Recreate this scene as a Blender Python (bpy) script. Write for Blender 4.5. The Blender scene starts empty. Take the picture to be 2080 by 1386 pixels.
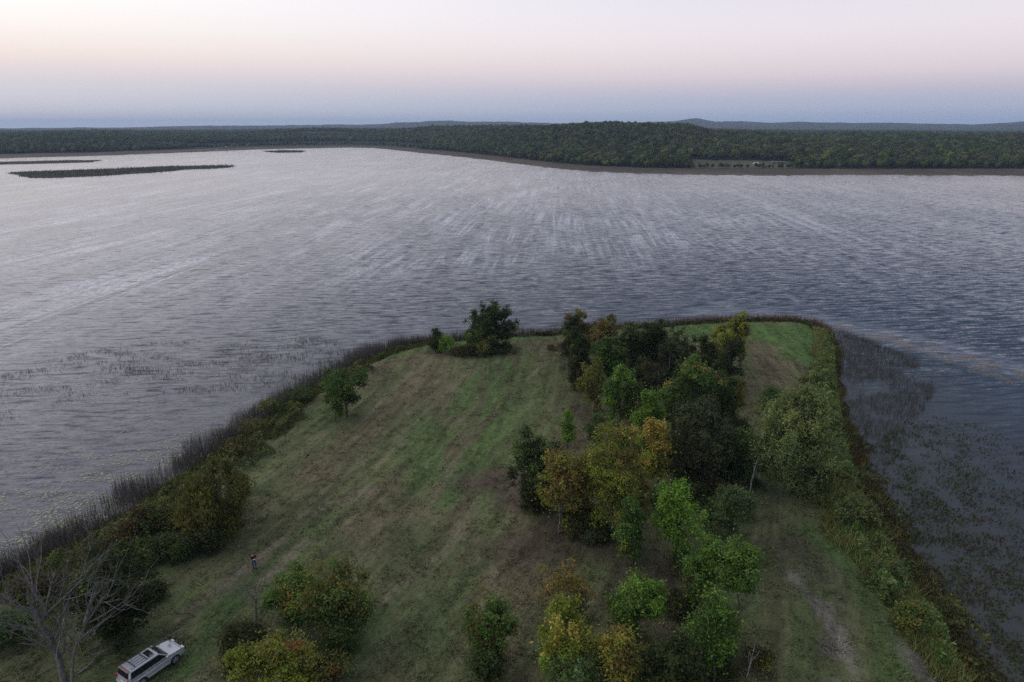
import bpy, math, random
import numpy as np
from mathutils import Vector, Matrix

# ------------------------------------------------------------------ camera, sky, light, exposure
S = bpy.context.scene
COL = S.collection
rng = np.random.default_rng(7)
random.seed(7)
CAM_H, PITCH, FOC = 44.0, math.radians(17.5), 1387.0       # metres, tilt below the horizon, focal length for a 2080 px wide picture
cd = bpy.data.cameras.new('camera')
cam = bpy.data.objects.new('camera', cd); COL.objects.link(cam)
cam.location = (0, 0, CAM_H); cam.rotation_euler = (math.pi/2 - PITCH, 0, 0)
cd.sensor_width = 36; cd.lens = 36*FOC/2080; cd.clip_start = 0.5; cd.clip_end = 40000
S.camera = cam
S.view_settings.view_transform = 'Standard'; S.view_settings.look = 'None'
S.view_settings.exposure = 0.0; S.view_settings.gamma = 1; S.view_settings.use_curve_mapping = False
S.render.engine = 'CYCLES'
S.cycles.max_bounces = 5; S.cycles.diffuse_bounces = 3; S.cycles.glossy_bounces = 2
S.cycles.transmission_bounces = 2; S.cycles.volume_bounces = 1
S.cycles.use_denoising = False
try: S.cycles.denoiser = 'OPENIMAGEDENOISE'
except Exception: pass

def lin(r, g, b):
    f = lambda c: (c/255/12.92 if c/255 <= .04045 else ((c/255+.055)/1.055)**2.4)
    return (f(r), f(g), f(b), 1)

W = bpy.data.worlds.new('World'); S.world = W; W.use_nodes = True
nt = W.node_tree; nt.nodes.clear()
def N(t, typ, **kw):
    n = t.nodes.new(typ)
    for k, v in kw.items(): setattr(n, k, v)
    return n
def M_(t, op, a, b=None, c=None, clamp=False):
    n = N(t, 'ShaderNodeMath', operation=op, use_clamp=clamp)
    for i, v in enumerate((a, b, c)):
        if v is None: continue
        if isinstance(v, (int, float)): n.inputs[i].default_value = v
        else: t.links.new(v, n.inputs[i])
    return n.outputs[0]
def ramp(t, fac, stops, interp='LINEAR'):
    n = N(t, 'ShaderNodeValToRGB'); cr = n.color_ramp; cr.interpolation = interp
    while len(cr.elements) < len(stops): cr.elements.new(0.5)
    for e, (p, c) in zip(cr.elements, stops): e.position = p; e.color = c
    t.links.new(fac, n.inputs[0]); return n.outputs[0]
def mix(t, fac, a, b, blend='MIX'):
    n = N(t, 'ShaderNodeMix', data_type='RGBA', blend_type=blend)
    for i, v in ((0, fac), (6, a), (7, b)):
        if isinstance(v, (int, float)): n.inputs[i].default_value = v
        elif isinstance(v, tuple): n.inputs[i].default_value = v
        else: t.links.new(v, n.inputs[i])
    return n.outputs[2]
SUN_AZ = math.radians(-78)                                   # set sun, left of the view
tc = N(nt, 'ShaderNodeTexCoord')
sep = N(nt, 'ShaderNodeSeparateXYZ'); nt.links.new(tc.outputs['Generated'], sep.inputs[0])
X, Y, Z = sep.outputs
zz = M_(nt, 'MAXIMUM', Z, 0.0)
t_el = M_(nt, 'SQRT', zz)                                    # sqrt(sin(elevation))
hx = M_(nt, 'SQRT', M_(nt, 'MAXIMUM', M_(nt, 'ADD', M_(nt, 'MULTIPLY', X, X), M_(nt, 'MULTIPLY', Y, Y)), 1e-5))
dt = M_(nt, 'DIVIDE', M_(nt, 'ADD', M_(nt, 'MULTIPLY', X, math.sin(SUN_AZ)), M_(nt, 'MULTIPLY', Y, math.cos(SUN_AZ))), hx)
afac = M_(nt, 'MULTIPLY_ADD', dt, 0.72, 0.28, clamp=True); afac = M_(nt, 'POWER', afac, 1.75)     # 0 away from the sun .. 1 towards it
def st(el): return math.sqrt(math.sin(math.radians(el)))
def k(c, s): return (c[0]*s, c[1]*s, c[2]*s, 1)
FIFTH = lambda st_: [(p_, tuple(c_*.2 for c_ in col_[:3])+(1,)) for p_, col_ in st_]
Lr = ramp(nt, t_el, FIFTH([(0, lin(220,230,242)), (st(2.4), lin(208,217,232)), (st(3.6), lin(222,214,224)), (st(4.8), lin(252,234,226)),
                     (st(6.5), k((1.0,.97,.92),1)), (st(10), k((1.25,1.20,1.20),1)), (st(15), k((1.65,1.56,1.64),1)), (st(24), k((1.95,1.83,2.02),1)),
                     (st(38), k((1.75,1.70,1.90),1)), (st(60), k((1.2,1.2,1.3),1)), (1, k((.95,.98,1.04),1))]), 'B_SPLINE')
Rr = ramp(nt, t_el, FIFTH([(0, lin(176,196,222)), (st(1.4), lin(170,186,214)), (st(2.4), lin(186,186,210)), (st(3.6), lin(216,205,217)),
                     (st(6), lin(236,226,234)), (st(9), lin(230,226,238)), (st(11.5), k((.50,.53,.68),1)), (st(14), k((.28,.33,.48),1)), (st(25), k((.15,.21,.35),1)),
                     (st(45), k((.28,.35,.48),1)), (1, k((.95,.98,1.04),1))]), 'B_SPLINE')
skycol = mix(nt, afac, Rr, Lr)      # ramps hold a fifth of the radiance: a colour ramp stops at 1
nish = N(nt, 'ShaderNodeTexSky', sky_type='NISHITA', sun_disc=False)
nish.sun_elevation = math.radians(1.5); nish.sun_rotation = SUN_AZ; nish.altitude = 300
bg1 = N(nt, 'ShaderNodeBackground'); nt.links.new(skycol, bg1.inputs[0]); bg1.inputs[1].default_value = 5.0
bg2 = N(nt, 'ShaderNodeBackground'); nt.links.new(nish.outputs[0], bg2.inputs[0]); bg2.inputs[1].default_value = 0.05
ad = N(nt, 'ShaderNodeAddShader'); nt.links.new(bg1.outputs[0], ad.inputs[0]); nt.links.new(bg2.outputs[0], ad.inputs[1])
wo = N(nt, 'ShaderNodeOutputWorld'); nt.links.new(ad.outputs[0], wo.inputs[0])

sd = bpy.data.lights.new('sun', 'SUN'); sd.energy = 0.25; sd.angle = math.radians(25); sd.color = (1, .86, .74)
sun = bpy.data.objects.new('sun', sd); COL.objects.link(sun)
se = math.radians(9)
sun_dir = Vector((math.sin(SUN_AZ)*math.cos(se), math.cos(SUN_AZ)*math.cos(se), math.sin(se)))
sun.rotation_euler = sun_dir.to_track_quat('Z', 'Y').to_euler()

# ------------------------------------------------------------------ measuring helpers (photo survey -> metres on the ground)
sP, cP = math.sin(PITCH), math.cos(PITCH)
def ray(px, py):
    u, v = (px-1040)/FOC, (693-py)/FOC
    return np.array([u, cP + v*sP, -sP + v*cP])
def gnd(px, py, z=0.0):
    r = ray(px, py); t = (z-CAM_H)/r[2]; return np.array([r[0]*t, r[1]*t])
def on_plane(px, py, Yp):
    r = ray(px, py); t = Yp/r[1]; return r[0]*t, CAM_H + r[2]*t
def poly(pts, z=0.0): return np.array([gnd(a, b, z) for a, b in pts])

# ------------------------------------------------------------------ numpy noise
_perm = np.random.default_rng(3).random((256, 256))
def vnoise(x, y):
    xi = np.floor(x).astype(int); yi = np.floor(y).astype(int); fx = x-xi; fy = y-yi
    fx = fx*fx*(3-2*fx); fy = fy*fy*(3-2*fy)
    a = _perm[xi & 255, yi & 255]; b = _perm[(xi+1) & 255, yi & 255]; c = _perm[xi & 255, (yi+1) & 255]; d = _perm[(xi+1) & 255, (yi+1) & 255]
    return (a*(1-fx)+b*fx)*(1-fy) + (c*(1-fx)+d*fx)*fy
def fbm(x, y, o=4):
    s = 0; a = .5; t = 0
    for i in range(o):
        s = s + a*vnoise(x*2**i+17.3*i, y*2**i+9.1*i); t += a; a *= .5
    return s/t
def sstep(a, b, x):
    t = np.clip((x-a)/(b-a), 0, 1); return t*t*(3-2*t)
def seg_dist(P, poly_, closed=True):
    n = len(poly_); best = np.full(len(P), 1e9)
    for i in range(n if closed else n-1):
        a = poly_[i]; b = poly_[(i+1) % n]; ab = b-a; t = np.clip(((P-a)@ab)/max(ab@ab, 1e-9), 0, 1)
        d = np.hypot(*(P-(a+t[:, None]*ab)).T); best = np.minimum(best, d)
    return best
def inside(P, poly_):
    r = np.zeros(len(P), bool); n = len(poly_)
    for i in range(n):
        a = poly_[i]; b = poly_[(i+1) % n]
        c = (a[1] > P[:, 1]) != (b[1] > P[:, 1])
        with np.errstate(divide='ignore', invalid='ignore'):
            xc = (b[0]-a[0])*(P[:, 1]-a[1])/(b[1]-a[1]) + a[0]
        r ^= c & (P[:, 0] < xc)
    return r

# ------------------------------------------------------------------ mesh helpers
def mesh_np(name, V, F, mat, cols=None, smooth=False, matidx=None):
    """V (n,3); F (m,k) constant-size faces; cols (n,3) per-vertex colour"""
    me = bpy.data.meshes.new(name); V = np.asarray(V, np.float32); F = np.asarray(F, np.int32); kk = F.shape[1]
    me.vertices.add(len(V)); me.vertices.foreach_set('co', V.ravel())
    me.loops.add(F.size); me.loops.foreach_set('vertex_index', F.ravel())
    me.polygons.add(len(F)); me.polygons.foreach_set('loop_start', np.arange(0, F.size, kk, dtype=np.int32))
    me.polygons.foreach_set('loop_total', np.full(len(F), kk, np.int32))
    if smooth: me.polygons.foreach_set('use_smooth', np.ones(len(F), bool))
    for m in (mat if isinstance(mat, (list, tuple)) else [mat]): me.materials.append(m)
    if matidx is not None: me.polygons.foreach_set('material_index', np.asarray(matidx, np.int32))
    if cols is not None:
        a = me.color_attributes.new('Col', 'FLOAT_COLOR', 'POINT')
        c = np.ones((len(V), 4), np.float32); c[:, :3] = cols; a.data.foreach_set('color', c.ravel())
    me.update(calc_edges=True); return me
def link(name, me, parent=None, loc=None, **props):
    o = bpy.data.objects.new(name, me); COL.objects.link(o)
    if parent: o.parent = parent
    if loc is not None: o.location = loc
    for a, v in props.items():
        if v is not None: o[a] = v
    return o
def thing(name, label, cat, loc, rz=0, group=None):
    o = link(name, None, loc=loc, label=label, category=cat, group=group); o.rotation_euler.z = rz; o.empty_display_size = .3
    return o
def tube(paths, sides=6):
    """paths: list of (pts (k,3), radii (k)); returns V, F (quads)"""
    Vs, Fs, o = [], [], 0
    ang = np.arange(sides)/sides*2*math.pi
    for pts, rad in paths:
        pts = np.asarray(pts, float); rad = np.asarray(rad, float); kn = len(pts)
        d = np.gradient(pts, axis=0); d /= np.linalg.norm(d, axis=1)[:, None]+1e-9
        up = np.array([0.13, 0.31, 0.94]); up = up if abs(d[0]@up) < .93 else np.array([1., .1, 0])
        a = np.cross(d, up); a /= np.linalg.norm(a, axis=1)[:, None]+1e-9; b = np.cross(d, a)
        ring = pts[:, None, :] + rad[:, None, None]*(a[:, None, :]*np.cos(ang)[None, :, None] + b[:, None, :]*np.sin(ang)[None, :, None])
        Vs.append(ring.reshape(-1, 3))
        i = np.arange(kn-1)[:, None]*sides + np.arange(sides)[None, :]; j = np.arange(kn-1)[:, None]*sides + (np.arange(sides)[None, :]+1) % sides
        Fs.append(np.stack([i, j, j+sides, i+sides], -1).reshape(-1, 4)+o); o += kn*sides
    return np.concatenate(Vs), np.concatenate(Fs)

# ------------------------------------------------------------------ materials
def newmat(name):
    m = bpy.data.materials.new(name); m.use_nodes = True; t = m.node_tree; t.nodes.clear()
    out = N(t, 'ShaderNodeOutputMaterial'); return m, t, out
def principled(t, out, col=None, rough=.8, spec=.3, **kw):
    p = N(t, 'ShaderNodeBsdfPrincipled'); p.inputs['Roughness'].default_value = rough; p.inputs['Specular IOR Level'].default_value = spec
    if isinstance(col, tuple): p.inputs['Base Color'].default_value = col
    elif col is not None: t.links.new(col, p.inputs['Base Color'])
    for a, v in kw.items(): p.inputs[a].default_value = v
    t.links.new(p.outputs[0], out.inputs[0]); return p
def plain(name, col, rough=.6, spec=.4, noise=0.15, scale=8., metal=0.):
    m, t, out = newmat(name)
    g = N(t, 'ShaderNodeNewGeometry'); n = N(t, 'ShaderNodeTexNoise'); n.inputs['Scale'].default_value = scale; n.inputs['Detail'].default_value = 3
    tcn = N(t, 'ShaderNodeTexCoord'); t.links.new(tcn.outputs['Object'], n.inputs['Vector'])
    v = M_(t, 'MULTIPLY_ADD', n.outputs[0], noise*2, 1-noise)
    c = mix(t, 1.0, col, v, 'MULTIPLY')
    p = principled(t, out, c, rough, spec); p.inputs['Metallic'].default_value = metal
    return m
def leaf_mat(name, trans=.3, var=.25, rough=.75):
    m, t, out = newmat(name)
    a = N(t, 'ShaderNodeVertexColor', layer_name='Col'); oi = N(t, 'ShaderNodeObjectInfo')
    v = M_(t, 'MULTIPLY_ADD', oi.outputs['Random'], var, 1-var/2)
    c = mix(t, 1.0, a.outputs[0], v, 'MULTIPLY')
    d = N(t, 'ShaderNodeBsdfPrincipled'); d.inputs['Roughness'].default_value = rough; d.inputs['Specular IOR Level'].default_value = .15
    t.links.new(c, d.inputs['Base Color'])
    tr = N(t, 'ShaderNodeBsdfTranslucent'); t.links.new(c, tr.inputs[0])
    ms = N(t, 'ShaderNodeMixShader'); ms.inputs[0].default_value = trans
    t.links.new(d.outputs[0], ms.inputs[1]); t.links.new(tr.outputs[0], ms.inputs[2]); t.links.new(ms.outputs[0], out.inputs[0])
    return m
LEAF = leaf_mat('foliage', .38, .0)
FARLEAF = leaf_mat('far_foliage', .25, .85)
BLADE = leaf_mat('grass_blades', .25, .0)
def bark_mat(name, c1, c2, sc=6.):
    m, t, out = newmat(name); tcn = N(t, 'ShaderNodeTexCoord')
    mp = N(t, 'ShaderNodeMapping'); mp.inputs['Scale'].default_value = (sc, sc, sc*.35); t.links.new(tcn.outputs['Object'], mp.inputs[0])
    n = N(t, 'ShaderNodeTexNoise'); n.inputs['Scale'].default_value = 1; n.inputs['Detail'].default_value = 5; t.links.new(mp.outputs[0], n.inputs[0])
    c = ramp(t, n.outputs[0], [(.35, c1), (.65, c2)]); principled(t, out, c, .9, .2); return m
BARK = bark_mat('bark', (.05,.045,.04,1), (.12,.105,.09,1))
DEADBARK = bark_mat('dead_wood', (.085,.082,.078,1), (.20,.19,.18,1))
WHITEBARK = bark_mat('birch_bark', (.16,.15,.14,1), (.42,.41,.39,1))

def ground_mat(name, sc=1.0, stretch=(1, 1, 1), rot=0., amt=.5, bump=.0):
    m, t, out = newmat(name); a = N(t, 'ShaderNodeVertexColor', layer_name='Col'); g = N(t, 'ShaderNodeNewGeometry')
    mp = N(t, 'ShaderNodeMapping', vector_type='TEXTURE'); mp.inputs['Scale'].default_value = stretch; mp.inputs['Rotation'].default_value = (0, 0, rot)
    t.links.new(g.outputs['Position'], mp.inputs[0])
    n = N(t, 'ShaderNodeTexNoise'); n.inputs['Scale'].default_value = sc; n.inputs['Detail'].default_value = 6; n.inputs['Roughness'].default_value = .7; n.inputs['Distortion'].default_value = .3
    t.links.new(mp.outputs[0], n.inputs[0])
    n2 = N(t, 'ShaderNodeTexNoise'); n2.inputs['Scale'].default_value = sc*4; n2.inputs['Detail'].default_value = 4; t.links.new(g.outputs['Position'], n2.inputs[0])
    v = M_(t, 'ADD', M_(t, 'MULTIPLY', n.outputs[0], amt*1.7), M_(t, 'MULTIPLY_ADD', n2.outputs[0], amt*1.1, 1-amt*1.4))
    c = mix(t, 1.0, a.outputs[0], v, 'MULTIPLY')
    p = principled(t, out, c, .95, .1)
    if bump:
        b = N(t, 'ShaderNodeBump'); b.inputs['Strength'].default_value = bump; b.inputs['Distance'].default_value = .15
        t.links.new(n.outputs[0], b.inputs['Height']); t.links.new(b.outputs[0], p.inputs['Normal'])
    return m

# ------------------------------------------------------------------ shore line of the near point of land
SHORE_PX = [(-60,1215),(60,1150),(150,1108),(230,1060),(310,1008),(400,948),(480,893),(560,840),(640,788),(720,742),(800,712),(870,697),(960,688),
            (1060,683),(1140,678),(1240,670),(1330,664),(1420,657),(1520,652),(1600,652),(1655,660),(1682,678),(1688,715),(1690,765),(1700,830),
            (1714,900),(1732,970),(1762,1040),(1798,1110),(1842,1185),(1884,1262),(1924,1330),(1962,1400)]
SH = poly(SHORE_PX)
SHORE = np.vstack([SH, [[41, 24], [48, 0], [74, -70], [240, -480], [-360, -480], [-146, -70], [-92, 12], [-71, 43]]])
# ------------------------------------------------------------------ ground
def axis(lo, a, b, hi, fine, ncoarse):
    core = np.arange(a, b, fine)
    l = a-(a-lo)*(np.linspace(1, 0, ncoarse, endpoint=False)**2.2); r = b+(hi-b)*(np.linspace(0, 1, ncoarse)**2.2)
    return np.concatenate([l, core, r])
gx = axis(-400, -64, 76, 400, .34, 24); gy = axis(-500, 36, 166, 215, .38, 24)
GX, GY = np.meshgrid(gx, gy); P = np.stack([GX.ravel(), GY.ravel()], 1)
sdist = seg_dist(P, SHORE); ins = inside(P, SHORE); sdist = np.where(ins, sdist, -sdist)
sdist += (fbm(P[:, 0]*.25, P[:, 1]*.25)-.5)*2.2*(np.abs(sdist) < 6)
def mow_dir(px, py):      # direction of the mown swathes, curving along the left bank
    return px*.88 - (py-60)*.36 + .0022*(py-60)**2, px*.36+(py-60)*.9
def land_z(x, y, sd):
    u, v = mow_dir(x, y)
    z = np.where(sd > 0, .18+1.0*sstep(0, 7, sd)+.35*(fbm(x*.05, y*.05)-.5), .18+np.maximum(sd*.22, -2.2))
    z = z + np.where(sd > 3, (fbm(u*1.1, v*.16, 3)-.5)*.26 + (fbm(x*1.7, y*1.7, 2)-.5)*.12, 0)
    return z
Zg = land_z(P[:, 0], P[:, 1], sdist)
def zat(x, y):
    i = np.clip(np.searchsorted(gx, x)-1, 0, len(gx)-2); j = np.clip(np.searchsorted(gy, y)-1, 0, len(gy)-2)
    return Zg.reshape(GX.shape)[j, i]
def sdat(x, y):
    i = np.clip(np.searchsorted(gx, x)-1, 0, len(gx)-2); j = np.clip(np.searchsorted(gy, y)-1, 0, len(gy)-2)
    return sdist.reshape(GX.shape)[j, i]
def blob(pts, w):       # soft mask round a polyline (m)
    return lambda Q: sstep(w*1.5, w*.35, seg_dist(Q, pts, closed=False) + (fbm(Q[:, 0]*.35, Q[:, 1]*.35)-.5)*w*1.1)
def ground_cols(Q, sd):
    x, y = Q.T; u, v = mow_dir(x, y)
    drygrass = np.array([.118,.105,.058]); green = np.array([.080,.108,.040]); olive = np.array([.096,.100,.048]); bright = np.array([.074,.122,.036])
    red = np.array([.092,.066,.050]); sand = np.array([.16,.142,.118]); mud = np.array([.05,.04,.028]); trail = np.array([.145,.12,.085])
    n1 = fbm(u*.28, v*.05, 4); n2 = fbm(x*.07+5, y*.07, 4); n3 = fbm(u*.9, v*.14, 3)
    c = drygrass+(olive-drygrass)*sstep(.42, .6, n2)[:, None]
    c = c+(green-c)*(sstep(.45, .62, n1)*.55)[:, None]
    def put(mask, col, s=1.):
        nonlocal c; c = c+(col-c)*np.clip(mask*s, 0, 1)[:, None]
    put(blob(poly([(1000,760),(900,850),(900,960),(960,1010)]), 6)(Q)*sstep(.38, .58, n1*.5+n3*.5), np.array([.070,.108,.038]), .75)
    put(blob(poly([(1060,740),(990,790),(1000,930)]), 4)(Q)*sstep(.4, .6, n3), bright, .6)
    put(blob(poly([(870,712),(1130,690)]), 3.0)(Q), bright, .7)
    put(blob(poly([(760,738),(840,722)]), 2)(Q), bright, .7)
    put(blob(poly([(1400,685),(1540,676),(1630,680),(1650,700)]), 4.5)(Q), bright*1.05, 1)
    put(blob(poly([(1550,700),(1620,705),(1635,735)]), 4.)(Q), bright*1.05, 1)
    put(blob(poly([(1530,705),(1560,745),(1535,800)]), 2.2)(Q), np.array([.088,.072,.046]), .6)
    put(blob(poly([(800,1060),(900,1200),(820,1330)]), 5)(Q)*sstep(.45, .6, n2*.4+n1*.6), np.array([.064,.084,.036]), .6)
    put(blob(poly([(960,1000),(1035,985),(1050,1040)]), 2.4)(Q), red, .8)
    put(blob(poly([(1060,1140),(1200,1120),(1330,1180),(1260,1250)]), 4)(Q), np.array([.068,.054,.038]), .7)
    put(blob(poly([(1350,1240),(1440,1180),(1600,1130),(1680,1180)]), 4)(Q), np.array([.06,.055,.036]), .6)
    put(blob(poly([(1180,850),(1230,900),(1290,960)]), 3)(Q), np.array([.075,.055,.042]), .7)
    tr1 = poly([(330,1330),(420,1235),(520,1165),(580,1100),(640,1060),(760,1010)]); tr2 = poly([(400,1350),(470,1265),(560,1180),(620,1120)])
    put(blob(tr1, .8)(Q)*sstep(.25, .5, n3), trail, .9); put(blob(tr2, .55)(Q)*sstep(.3, .5, n3), trail, .8)
    for pth in ([(560,1110),(690,1000),(800,880),(905,775),(1010,722)],[(590,1120),(720,1010),(835,880),(940,780),(1050,728)],[(640,1060),(700,930),(780,820),(860,752)],[(1000,1180),(960,1120),(880,1080)],
                [(700,1180),(860,1060),(960,900),(1060,790),(1120,742)],[(760,1260),(900,1140),(1010,960)],[(540,1000),(620,930),(700,860),(770,790)]):
        put(blob(poly(pth), .55)(Q)*sstep(.32, .6, n3), np.array([.145,.128,.08]), .6)
    put(blob(poly([(380,1386),(430,1310),(490,1230)]), 1.0)(Q), np.array([.060,.108,.032]), .65)
    put(blob(poly([(1610,1165),(1640,1215),(1690,1300),(1700,1400)]), 1.5)(Q)*sstep(.40, .60, fbm(x*.7, y*.45)), sand, .9)
    put(blob(poly([(1820,1290),(1870,1386)]), 1.6)(Q)*sstep(.4, .6, fbm(x*.5+3, y*.5)), np.array([.13,.115,.10]), .8)
    put(blob(poly([(1640,1100),(1720,1160),(1790,1290),(1800,1400)]), 1.6)(Q)*sstep(.4, .58, n2), bright*.85, .6)
    put(blob(poly([(100,1340),(230,1300)]), 5)(Q), np.array([.058,.062,.03]), .6)
    put(sstep(3.0, 0.5, sd), np.array([.045,.045,.026]), .9); put(sstep(.3, -.8, sd), mud)
    c = c*((.62+.76*n3)*(.8+.4*fbm(x*2.3, y*2.3, 2))*(.82+.36*vnoise(u*2.6, v*.32)))[:, None]
    return c
gc = ground_cols(P, sdist)
nx, ny = len(gx), len(gy)
ii = (np.arange(ny-1)[:, None]*nx+np.arange(nx-1)[None, :]).ravel()
GF = np.stack([ii, ii+1, ii+1+nx, ii+nx], 1)
keep = (sdist.reshape(-1)[GF].max(1) > -9)
gm = ground_mat('meadow', 1.0, (.26, 1.5, 1), -.40, .62, .8)
link('ground', mesh_np('ground', np.stack([P[:, 0], P[:, 1], Zg], 1), GF[keep], gm, gc, smooth=True), kind='structure')

# ------------------------------------------------------------------ far land: shore, marsh, wooded slopes, distant hills
WEDGE = [(-1500,352),(-700,340),(0,322),(200,317),(330,312),(430,308),(520,304),(620,302),(700,300),(760,301),(800,305),(860,312),(960,322),(1040,332),(1120,342),
         (1200,349),(1300,353),(1450,356),(1600,357),(1800,356),(2080,358),(2500,364),(3400,380)]
TREEB = [(-1500,342),(-700,330),(0,314),(200,310),(330,305),(430,302),(520,299),(620,297),(700,296),(760,297),(800,299),(860,304),(960,313),(1040,322),(1120,331),
         (1200,338),(1300,342),(1450,344),(1600,344),(1800,344),(2080,345),(2500,350),(3400,364)]
def polar(tab):
    g_ = poly(tab); az = np.arctan2(g_[:, 0], g_[:, 1]); r = np.hypot(g_[:, 0], g_[:, 1]); return az, r
wa, wr = polar(WEDGE); ta, tr = polar(TREEB)
def rs(az): return np.interp(az, wa, wr)
def rt(az): return np.interp(az, ta, tr)
def azp(px): return math.atan2(*(gnd(px, 300)))
HILL = [(-1500,8),(0,9),(200,13),(330,8),(500,9),(620,17),(760,16),(900,21),(1040,25),(1150,28),(1230,32),(1330,33),(1390,29),(1450,17),(1600,13),(1800,13),(1950,9),(2080,11),(3400,12)]
ha = np.array([azp(p) for p, _ in HILL]); hz = np.array([h for _, h in HILL], float)
FAR1 = [(-1500,22),(0,18),(250,22),(330,34),(500,42),(620,38),(760,52),(900,78),(1040,66),(1200,56),(1340,72),(1410,92),(1450,74),(1500,82),(1560,68),(1640,76),(1740,66),(1850,60),(1960,50),(2060,70),(2200,60),(3400,60)]
fa = np.array([azp(p) for p, _ in FAR1]); fz = np.array([h for _, h in FAR1], float)
def FIELDM(Q):
    az = np.arctan2(Q[:, 0], Q[:, 1]); t = np.hypot(Q[:, 0], Q[:, 1])-rt(az); e = fbm(Q[:, 0]*.03, Q[:, 1]*.03)-.5
    u = (az-azp(1405))/(azp(1615)-azp(1405)); return (u > .0+e*.1)&(u < 1+e*.1)&(t > 9+e*8)&(t < 120-30*u+e*30)
def far_z(x, y):
    az = np.arctan2(x, y); r = np.hypot(x, y); d = r-rs(az); t = r-rt(az)
    z = .1+.35*sstep(0, 30, d)
    n = fbm(x*.0034+3, y*.0034, 4)
    hh = np.interp(az, ha, hz)
    fw = .3*sstep(azp(1340), azp(1420), az)*sstep(azp(1700), azp(1600), az)
    z = z+hh*sstep(60+90*fw, 620, t)*(.45+1.1*n) - .45*hh*sstep(900, 1900, t)
    z = z+6*sstep(0+40*fw, 160, t)
    z = np.where((r > 3000), np.maximum(z, 0)+(np.interp(az, fa, fz)-8)*sstep(4600, 7200, r)*(.86+.28*fbm(az*40+7, r*.0006, 4)), z)
    return np.where(d < 0, -.6, z)
NA = 620; AZ = np.linspace(math.radians(-62), math.radians(62), NA)
R1 = np.concatenate([np.array([-40, -8, -1, 1, 4, 10, 20]), 20+np.cumsum(np.geomspace(6, 320, 78))])
AA, RR = np.meshgrid(AZ, R1, indexing='ij'); RAD = rs(AA)+RR+(fbm(AA*170, AA*0+3, 3)-.5)*26*(RR < 15)
fx, fy = RAD*np.sin(AA), RAD*np.cos(AA)
FZ = far_z(fx.ravel(), fy.ravel()).reshape(fx.shape); FZ[:, 0] = -1.5; FZ[:, 1] = -.5; FZ[:, 2] = -.06; FZ[:, 3] = .08; FZ[:, 4] = .25
FZ[:, 30:] += (fbm(fx[:, 30:]*.02, fy[:, 30:]*.02, 3)-.5)*5*sstep(2500, 4000, RAD[:, 30:])
Q = np.stack([fx.ravel(), fy.ravel()], 1); az_, r_ = np.arctan2(Q[:, 0], Q[:, 1]), np.hypot(Q[:, 0], Q[:, 1])
d_ = r_-rs(az_); t_ = r_-rt(az_); w_ = rt(az_)-rs(az_)
nm = fbm(Q[:, 0]*.03, Q[:, 1]*.012, 4)
c = np.array([.060,.050,.034])+(np.array([.088,.068,.048])-np.array([.060,.050,.034]))*sstep(.4, .62, nm)[:, None]
edge = sstep(22, 2, d_)[:, None]; c = c+(np.array([.12,.088,.070])-c)*edge*.75
c = c+(np.array([.020,.026,.016])-c)*sstep(-4, 18, t_)[:, None]
inf = FIELDM(Q)
c = np.where(inf[:, None], np.array([.078,.076,.044])*(.8+.4*nm)[:, None], c)
dist_ = sstep(2500, 3600, r_)[:, None]; c = c+(np.array([.028,.036,.022])*(.6+.8*fbm(Q[:, 0]*.012, Q[:, 1]*.012, 3))[:, None]-c)*dist_
i0 = (np.arange(NA-1)[:, None]*len(R1)+np.arange(len(R1)-1)[None, :]).ravel()
F = np.stack([i0, i0+1, i0+1+len(R1), i0+len(R1)], 1)
link('hills', mesh_np('hills', np.stack([Q[:, 0], Q[:, 1], FZ.ravel()], 1), F[:, ::-1], ground_mat('far_land', .05, (1, 1, 1), 0, .5), c, smooth=True), kind='structure')

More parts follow.
